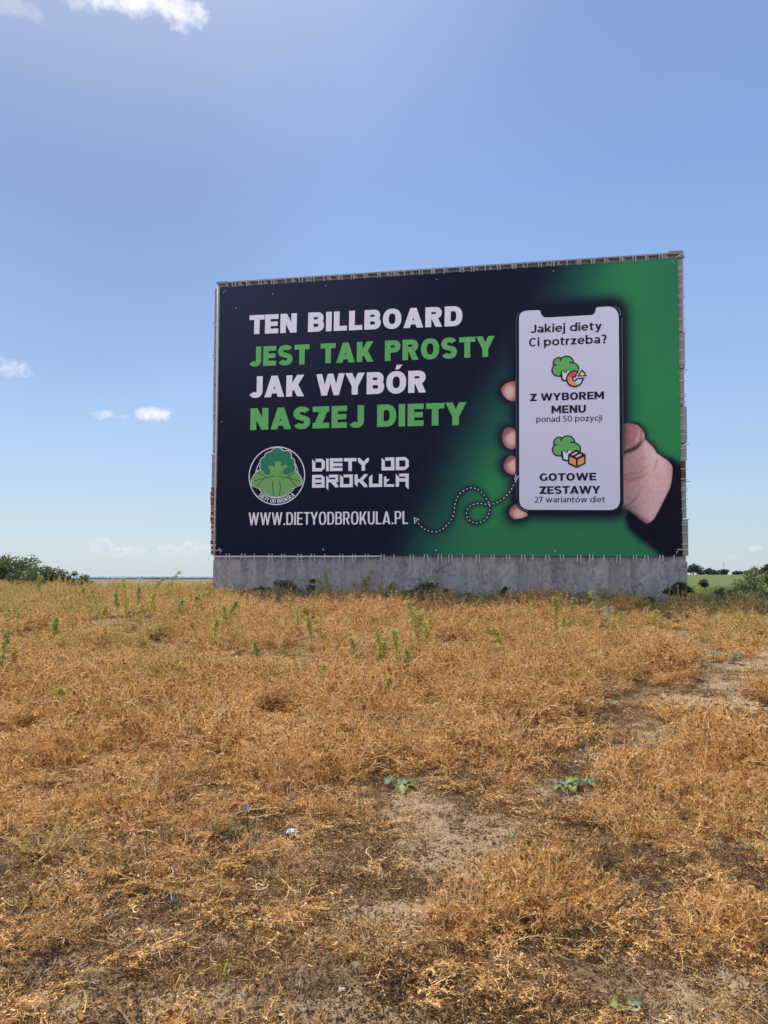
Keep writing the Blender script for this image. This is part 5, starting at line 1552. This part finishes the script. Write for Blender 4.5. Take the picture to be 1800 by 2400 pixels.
bpx(140, 1392, 26, 60, 22.6, 7, 'fresh', 'low bright green clump of leaves in front of the left bushes', n=1300, leaf=0.07, nclump=16)
bpx(60, 1392, 22, 60, 22.8, 8, 'mixed', 'low yellowish green clump at the foot of the largest bush', n=900, leaf=0.07, nclump=14)

# scrub at the right behind the crop
def rpx(u, base_v, hpx, wpx, y, seed, kind, label, **k):
    x = at(u, y); z = EYE - (base_v - 1349) * y / F
    bush('bush', x, y, wpx * y / F, hpx * y / F, seed, kind, label, 'bush', 'scrub on the right of the wall', z0=z, **k)
rpx(1752, 1402, 72, 62, 20.5, 21, 'bramble', 'tall open bramble bush with arching shoots right of the wall', n=900, leaf=0.06, nclump=22, stems=18)
rpx(1768, 1400, 80, 40, 21.5, 22, 'bramble', 'straggly bramble with dark seed heads on top, tallest of the scrub', n=420, leaf=0.055, nclump=16, stems=14)
rpx(1800, 1400, 66, 50, 21.0, 23, 'bramble', 'bramble bush cut off by the right edge of the photo', n=900, leaf=0.06, nclump=18, stems=12)
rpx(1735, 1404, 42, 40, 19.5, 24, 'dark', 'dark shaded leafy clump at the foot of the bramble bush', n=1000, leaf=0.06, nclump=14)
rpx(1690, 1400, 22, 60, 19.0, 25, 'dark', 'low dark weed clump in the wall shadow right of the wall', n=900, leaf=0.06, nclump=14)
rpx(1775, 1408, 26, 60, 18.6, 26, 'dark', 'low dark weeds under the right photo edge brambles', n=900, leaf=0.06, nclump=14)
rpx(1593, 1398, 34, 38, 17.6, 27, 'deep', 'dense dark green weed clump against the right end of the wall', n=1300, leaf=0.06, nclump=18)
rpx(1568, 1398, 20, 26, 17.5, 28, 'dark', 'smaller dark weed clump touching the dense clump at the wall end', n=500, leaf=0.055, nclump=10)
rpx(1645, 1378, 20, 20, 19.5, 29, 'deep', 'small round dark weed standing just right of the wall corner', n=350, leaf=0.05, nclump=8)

# far trees beyond the green field
GT = 'trees beyond the green field'
for k, (u, hp, wp, y, lb) in enumerate([(1622, 27, 28, 240, 'tallest round tree on the horizon, close to the right edge of the wall'), (1640, 12, 16, 260, 'low tree leaning against the tallest horizon tree'), (1659, 14, 20, 250, 'reddish green low tree in the middle of the horizon row'),
        (1668, 11, 18, 262, 'small tree behind the middle of the horizon row'), (1680, 9, 18, 270, 'low hedge tree left of the small pointed tree'), (1695, 13, 14, 250, 'small dark pointed tree under the thin pole'), (1725, 8, 26, 280, 'flat wide hedge tree right of the pointed tree'),
        (1748, 9, 20, 290, 'small pale hedge tree behind the bramble bushes'), (1775, 18, 30, 230, 'broad tree behind the bramble at the right'), (1798, 24, 30, 225, 'large dark tree cut off by the right edge of the photo')]):
    x = at(u, y)
    bush('tree', x, y, wp * y / F, hp * y / F, 40 + k, 'far', lb, 'tree', GT, n=900, leaf=0.55, nclump=16, crown0=0.12, trunk=0.18)
m_pole = mat('grey_pole', (0.25, 0.25, 0.26), 0.7)
mb = MB(); y = 252; x = at(1694.5, y); z = float(height(x, y))
mb.tube([(x, y, z), (x, y, z + 4.2)], 0.07, 6).tube([(x - .5, y, z + 3.8), (x + .5, y, z + 3.8)], 0.05, 5)
tag(mb.build('utility_pole', m_pole), 'thin grey utility pole rising out of the far trees', 'pole')

# distant woods on the coastal plain
rg = np.random.default_rng(77)
P = []
for k in range(210):
    y = rg.uniform(2600, 7200); x = rg.uniform(-0.62, -0.12) * y
    if fbm(np.array([x]), np.array([y]), 0.0012, 2, 3)[0] < 0.45 and k % 3: continue
    m = 60; s = rg.uniform(14, 70)
    q = np.stack([x + rg.normal(size=m) * s, y + rg.normal(size=m) * 14, float(height(x, y)) + rg.random(m) * 5], 1); P.append(q)
P = np.concatenate(P)
V, Fq, C = leaf_cards(rg, P, 6.0, 0.9, 0.0)
me = new_mesh('distant_woods', V, Fq, LM['far']); vfloat(me, C, 'shade')
tag(add_obj('distant_woods', me), 'dark bluish woods far off on the coastal plain', 'woods', kind='stuff')
m_w = mat('house_wall', (0.55, 0.52, 0.48), 0.8); m_r = mat('house_roof', (0.38, 0.10, 0.06), 0.8)
for k, (u, lb) in enumerate([(330, 'tiny red roofed farmhouse far away below the sea line, left of the other'), (345, 'tiny red roofed farmhouse far away below the sea line, right of the other')]):
    y = 3000.0 + 60 * k; x = at(u, y); z = float(height(x, y)) - .3
    r = empty('farmhouse', (x, y, z), lb, 'house', 'far farmhouses')
    MB().box((-9, -5, 0), (18, 0, 0), (0, 10, 0), (0, 0, 3.2)).build('wall', m_w, r)
    MB().add([(-9.6, -5.4, 3.21), (9.6, -5.4, 3.21), (9.6, 5.4, 3.21), (-9.6, 5.4, 3.21), (-9.6, 0, 6.4), (9.6, 0, 6.4)], [(0, 1, 5, 4), (2, 3, 4, 5), (0, 4, 3), (1, 2, 5), (3, 2, 1, 0)]).build('roof', m_r, r)

# upright weeds among the crop
UW = [
    (984, 1530, 92, 'mixed', .30, 'tallest upright green weed in the middle of the field, below the web address'), (1022, 1538, 52, 'yellow', .22, 'slim yellow weed just right of the tallest upright weed'),
    (934, 1580, 76, 'mixed', .16, 'slim upright weed with yellow lower leaves, second tall one left of the tallest'), (893, 1560, 52, 'mixed', .34, 'leaning green weed with yellow stalk, left of the slim upright pair'),
    (958, 1592, 38, 'fresh', .30, 'short soft green weed right of the slim yellow based weed'), (836, 1592, 62, 'mixed', .18, 'narrow upright weed below the gap between emblem and brand name'),
    (741, 1520, 48, 'mixed', .24, 'single small yellow green weed under the emblem, left of the narrow one'), (751, 1628, 34, 'yellow', .26, 'pale yellow weed in the crop nearer than the one under the emblem'),
    (908, 1668, 46, 'yellow', .20, 'nearest thin yellow weed in the middle of the field'), (17, 1600, 82, 'fresh', .14, 'tall bright green weed at the very left edge of the photo'),
    (31, 1602, 44, 'yellow', .16, 'lime yellow weed beside the tall one at the left edge'), (494, 1535, 54, 'yellow', .16, 'bright yellow weed left of centre in the mid field'),
    (466, 1458, 40, 'fresh', .28, 'fresh green weed clump left of the wall, half way down the slope'), (531, 1488, 54, 'fresh', .30, 'soft grey green thistle like weed just below the left wall corner'),
    (600, 1580, 40, 'fresh', .20, 'small green weed below the left part of the headline'), (1298, 1488, 62, 'fresh', .14, 'upright deep green weed below the phone picture'),
    (1335, 1468, 44, 'fresh', .24, 'thin green weed right of the upright deep green one'), (1411, 1476, 64, 'grey', .34, 'pale grey green weed with whitish leaves below the hand picture'),
    (1312, 1508, 34, 'yellow', .22, 'short yellow weed under the upright deep green one'), (1183, 1544, 46, 'yellow', .24, 'thin yellowing weed right of the tallest weed'),
    (1536, 1475, 20, 'yellow', .5, 'low bright lime clump in the crop below the right wall end'), (1437, 1510, 34, 'yellow', .24, 'faded yellow weed below the grey weed'),
    (412, 1470, 40, 'fresh', .2, 'dark green slim weed right of the dark hollow'), (372, 1422, 62, 'fresh', .26, 'upright green weed near the crest, second of the left crest weeds'),
    (345, 1418, 46, 'fresh', .26, 'leafy green weed near the crest below the far clouds'), (322, 1430, 36, 'fresh', .22, 'short green weed beside the leafy crest weed'),
    (300, 1412, 40, 'mixed', .28, 'yellow green crest weed left of the leafy one'), (205, 1432, 34, 'fresh', .3, 'green weed below the loose left bush'),
    (92, 1408, 40, 'fresh', .4, 'bushy green weed in front of the rounded left bush'), (272, 1458, 44, 'fresh', .2, 'narrow green weed above the yellow patch at the left'),
    (230, 1478, 34, 'yellow', .24, 'yellow weed left of the dark hollow in the crop'), (348, 1452, 44, 'yellow', .16, 'slim yellow weed directly right of the dark hollow'),
    (128, 1500, 26, 'mixed', .5, 'low wide yellow green patch of weed at the far left'), (132, 1752, 52, 'yellow', .3, 'yellow weed in the near left of the field'),
    (155, 1680, 30, 'yellow', .4, 'pale lime weed beyond the near left yellow weed'), (505, 1655, 30, 'mixed', .3, 'small green and yellow weed left of centre'),
    (222, 1935, 34, 'mixed', .16, 'thin pale green seedling at the near left'), (688, 1410, 34, 'mixed', .3, 'yellow green weed at the foot of the wall below the emblem'),
    (640, 1402, 30, 'mixed', .4, 'wide pale weed at the foot of the wall left of the emblem'), (768, 1412, 56, 'yellow', .34, 'yellow green feathery weed rising before the plinth below the brand name'),
    (842, 1412, 60, 'yellow', .30, 'tall yellow feathery weed before the plinth, right of its twin'), (868, 1412, 40, 'mixed', .26, 'reddish yellow weed close to the tall feathery one'),
    (905, 1414, 36, 'yellow', .34, 'pale yellow weed before the plinth below the web address'), (1310, 1412, 28, 'yellow', .4, 'yellow crest weed before the plinth below the phone'),
    (1470, 1418, 34, 'mixed', .4, 'greenish crest weed below the hand picture'), (1650, 1418, 40, 'yellow', .3, 'orange tipped crest weed right of the wall corner'),
    (1425, 1412, 26, 'yellow', .4, 'low yellow weed on the crest under the wrist picture'),
]
for k, (u, v, h, kd, wd, lb) in enumerate(UW):
    upright_weed(u, v, h, kd, 300 + k, lb, 'weed', 'green weeds among the dried crop', wide=wd * 1.15, leaf=0.058, n=int(130 + 130 * wd) if v < 1900 else 36)
# many small sprigs on the left slope: one plant copied with its parts
_src = upright_weed(300, 1440, 18, 'mixed', 555, 'small yellowing sprig sticking out of the crop on the left slope', 'weed', 'small sprigs on the left slope', wide=.2, leaf=.05, n=70)
_rg = np.random.default_rng(31)
for k in range(60):
    u = _rg.uniform(0, 760) if k < 44 else _rg.uniform(760, 1800); v = _rg.uniform(1392, 1500) if k < 44 else _rg.uniform(1416, 1500)
    p = ground_hit(u, v)
    c = _src.copy(); COL.objects.link(c); c.location = tuple(p); c.rotation_euler = (0, 0, _rg.random() * 6.28); s_ = _rg.uniform(.75, 1.35); c.scale = (s_, s_, s_)
    if k >= 44:
        c['label'] = 'small yellowing sprig sticking out of the crop before the wall or right of it'; c['group'] = 'small sprigs before the wall'
    for ch in _src.children:
        q = ch.copy(); COL.objects.link(q); q.parent = c
# dark weeds in the shade at the foot of the wall
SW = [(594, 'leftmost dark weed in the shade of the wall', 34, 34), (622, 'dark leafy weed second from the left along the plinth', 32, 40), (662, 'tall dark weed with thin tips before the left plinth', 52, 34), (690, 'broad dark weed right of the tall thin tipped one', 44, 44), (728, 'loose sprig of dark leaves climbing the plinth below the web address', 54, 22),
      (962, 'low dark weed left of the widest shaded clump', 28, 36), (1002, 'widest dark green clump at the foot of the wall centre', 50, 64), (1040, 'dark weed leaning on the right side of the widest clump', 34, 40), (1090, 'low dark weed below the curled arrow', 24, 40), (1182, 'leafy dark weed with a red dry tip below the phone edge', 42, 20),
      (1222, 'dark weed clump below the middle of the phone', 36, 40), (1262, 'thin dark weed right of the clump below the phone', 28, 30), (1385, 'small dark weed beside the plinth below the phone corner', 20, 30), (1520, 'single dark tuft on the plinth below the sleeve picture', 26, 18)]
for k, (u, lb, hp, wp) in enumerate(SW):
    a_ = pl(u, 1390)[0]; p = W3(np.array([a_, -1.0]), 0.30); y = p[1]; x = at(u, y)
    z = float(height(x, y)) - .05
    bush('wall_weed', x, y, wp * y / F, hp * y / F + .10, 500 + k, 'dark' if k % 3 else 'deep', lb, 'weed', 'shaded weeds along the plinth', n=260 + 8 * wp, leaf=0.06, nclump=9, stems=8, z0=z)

# broad leaved rape plants
for k, (u, v, rp, kd, nl, lb) in enumerate(RP):
    rosette(u, v, rp, 700 + k, lb, kd, nl, group='broad leaved plants in the field')
GC = [(545, 1965, 62, 'blade', 'green grass clump with bent blades on the near soil left of centre', 16, 1.2), (398, 2135, 50, 'glaucous', 'flat grey green grass clump in the near left foreground', 14, 2.2), (640, 1985, 40, 'blade', 'fine arching grass left of the crumpled foil', 10, 2.0), (672, 2200, 44, 'blade', 'small upright grass tuft near the bottom centre', 7, .7),
      (800, 2238, 36, 'blade', 'lying grass blade tuft right of the small upright one', 6, 2.4), (1190, 1972, 44, 'blade', 'grey grass tuft on bare soil right of centre', 10, 1.8), (1776, 2000, 44, 'fresh', 'bright grass tuft at the right edge of the near field', 18, 1.0), (1440, 2225, 26, 'blade', 'short grass tuft in the tangled straw at the lower right', 8, 1.4),
      (1700, 2150, 30, 'fresh', 'thin green grass in the soil at the lower right', 8, 1.4), (525, 2290, 40, 'yellow', 'yellow flowered sprig in the bottom left foreground', 10, 1.0), (150, 2362, 40, 'yellow', 'yellow lying leaf clump at the bottom left', 6, 1.8)]
for k, (u, v, hp, kd, lb, n, le) in enumerate(GC):
    grass_clump(u, v, hp, 800 + k, lb, kd, n, le)
# cornflowers
for k, (u, v, hp, lb) in enumerate([(1052, 1530, 24, 'small cornflower with a violet blue head right of the tallest weed'), (1036, 1534, 20, 'second cornflower, left and lower of the pair beyond'), (577, 1945, 44, 'cornflower with one blue head on the near soil left of centre')]):
    p = ground_hit(u, v); d = np.linalg.norm(p[:2]); h = hp * d / F
    r = empty('cornflower', tuple(p), lb, 'flower', 'cornflowers')
    rg = np.random.default_rng(900 + k)
    MB().tube([(0, 0, 0), (0.01, 0, h * .5), (0.0, 0.01, h)], 0.003, 5).build('stem', LM['blade'], r)
    n = 16; a = rg.random(n) * 6.283
    Z = walk(np.tile([[0.0, 0.01, h]], (n, 1)), np.stack([np.cos(a), np.sin(a), 0.5 * np.ones(n)], 1), np.full(n, 0.022), 4, np.full(n, .05), 0.05, rg)
    V, Fq = ribbons(Z, np.array([[0.3, 0.8, 1.2, 0.5]]) * 0.010 * np.ones((n, 1)), rg=rg)
    mesh_part('flower_head', V, Fq, np.repeat(rg.random(n), 8), PET, r)

# crumpled foil, pebbles, a husk
m_foil = mat('crumpled_foil', (0.34, 0.37, 0.44), 0.5, 0.5, 0.2)
p = ground_hit(685, 1962); rg = np.random.default_rng(4)
nn_ = 16; a, b = np.meshgrid(np.linspace(-1, 1, nn_), np.linspace(-1, 1, nn_))
z = 0.018 * (1.2 - a ** 2 * .5 - b ** 2 * .5) + 0.022 * rg.random((nn_, nn_))
V = np.stack([a * 0.03 * (1 + .25 * rg.random((nn_, nn_))), b * 0.02 * (1 + .25 * rg.random((nn_, nn_))), z], -1).reshape(-1, 3)
i = np.arange(nn_ - 1)[:, None] * nn_ + np.arange(nn_ - 1)[None, :]
f = np.stack([i, i + 1, i + nn_ + 1, i + nn_], -1).reshape(-1, 4)
tag(add_obj('crumpled_foil', new_mesh('crumpled_foil', V, f, m_foil), None, (p[0], p[1], p[2] + .008)), 'piece of crumpled silvery foil lying on the near soil', 'litter')
m_peb = mat('pebble', (0.45, 0.38, 0.31), 0.8)
bpy_peb = None
for k, (u, v, r_, lb) in enumerate([(700, 2052, .010, 'small white pebble on the soil below the crumpled foil'), (630, 2168, .022, 'round brown pebble in the lower left of centre'), (607, 2212, .014, 'white chip lying on the soil near the bottom left'), (1486, 1702, .016, 'pale pebble at the left side of the wheel track'), (1414, 1731, .016, 'pale pebble just left of the wheel track sand'),
        (894, 2320, .020, 'brownish pebble in the bottom centre'), (800, 2330, .022, 'flat tan pebble left of the brownish one at the bottom'), (1597, 1928, .013, 'white chip in the straw at the right')]):
    p = ground_hit(u, v); rg = np.random.default_rng(60 + k)
    V, f = ico(rg, np.zeros(3), r_)
    o = add_obj('pebble', new_mesh('pebble', V, f, m_peb, True), None, (p[0], p[1], p[2] + r_ * .4))
    sb = o.modifiers.new('round', 'SUBSURF'); sb.levels = 2; sb.render_levels = 2
    tag(o, lb, 'pebble', 'pebbles on the soil')

# rough grass strip behind the crop, in and beside the wall's shade, and dark weeds under the wall
def rough_grass():
    rg = np.random.default_rng(15); T = []
    gm = leafmat('rough_grass_blade', (0.09, 0.12, 0.035), (0.34, 0.34, 0.12), 0.6, 0.3, 0.4)
    for k in range(6):
        n = 90; a = rg.random(n) * 6.283; q = 0.28 * np.sqrt(rg.random(n))
        st = np.stack([np.cos(a) * q, np.sin(a) * q, np.zeros(n)], 1)
        d = np.stack([rg.normal(size=n) * .35, rg.normal(size=n) * .35, np.ones(n)], 1)
        Pp = walk(st, d, 0.25 + 0.35 * rg.random(n), 6, rg.normal(size=n) * .06, 0.04, rg)
        V, Fq = ribbons(Pp, np.full((n, 6), 0.009) * np.array([[1, 1, .9, .8, .5, .2]]), rg=rg)
        i = rg.integers(0, n, 130); j = rg.integers(2, 6, 130)
        V2, F2, C2 = leaf_cards(rg, Pp[i, j], 0.05, 0.4)
        T.append(template('rough_grass_tuft', np.concatenate([V, V2]), np.concatenate([Fq, F2 + len(V)]), np.concatenate([np.repeat(rg.random(n), 12), C2]), gm))
    n = 9000
    y = 15.0 + 32 * rg.random(n) ** 1.3; x = rg.uniform(-0.75, 0.85, n) * y
    ylim = 17.5 - 0.175 * (x - 1.4)
    right = (x > 7.2) & (y > 18.2 - 0.05 * x) 
    strip = (np.abs(y - ylim) < 0.9) & (x > -5.2) & (x < 8.3)
    leftb = (x < -5.2) & (y > 22.5) & (y < 30)
    k = (right & (rg.random(n) < 0.9)) | (strip & (rg.random(n) < .9)) | (leftb & (rg.random(n) < .5))
    x, y = x[k], y[k]; m = len(x)
    s = (0.55 + 0.5 * rg.random(m)) * np.where(y > 22, 0.8, 1.0) * np.where(x < -5, 0.6, 1) * (1 - 0.35 * sstep(26, 45, y))
    o = gn_scatter('rough_grass', np.stack([x, y, height(x, y) - .02], 1), np.stack([rg.normal(size=m) * .1, rg.normal(size=m) * .1, rg.random(m) * 6.28], 1), np.stack([s, s, s * (0.6 + .5 * rg.random(m))], 1), rg.integers(0, 6, m), np.zeros(m), T)
    tag(o, 'rough green grass and weeds growing beyond the dried crop', 'rough grass', kind='stuff')
rough_grass()

# ------------------------------------------------------------------ summer haze over the plain and the sea
hz = bpy.data.materials.new('haze'); hz.use_nodes = True
_h = hz.node_tree
for nd in list(_h.nodes):
    if nd.type == 'BSDF_PRINCIPLED': _h.nodes.remove(nd)
pv = _h.nodes.new('ShaderNodeVolumePrincipled')
pv.inputs['Color'].default_value = (0.80, 0.89, 1.0, 1)
pv.inputs['Density'].default_value = 0.000012
pv.inputs['Anisotropy'].default_value = 0.2
_h.links.new(pv.outputs[0], _h.nodes['Material Output'].inputs['Volume'])
mb = MB().box((-95000, -60, -60), (190000, 0, 0), (0, 61000, 0), (0, 0, 75))
tag(mb.build('haze', hz), 'pale summer haze over the distant plain and sea', 'haze', kind='stuff')
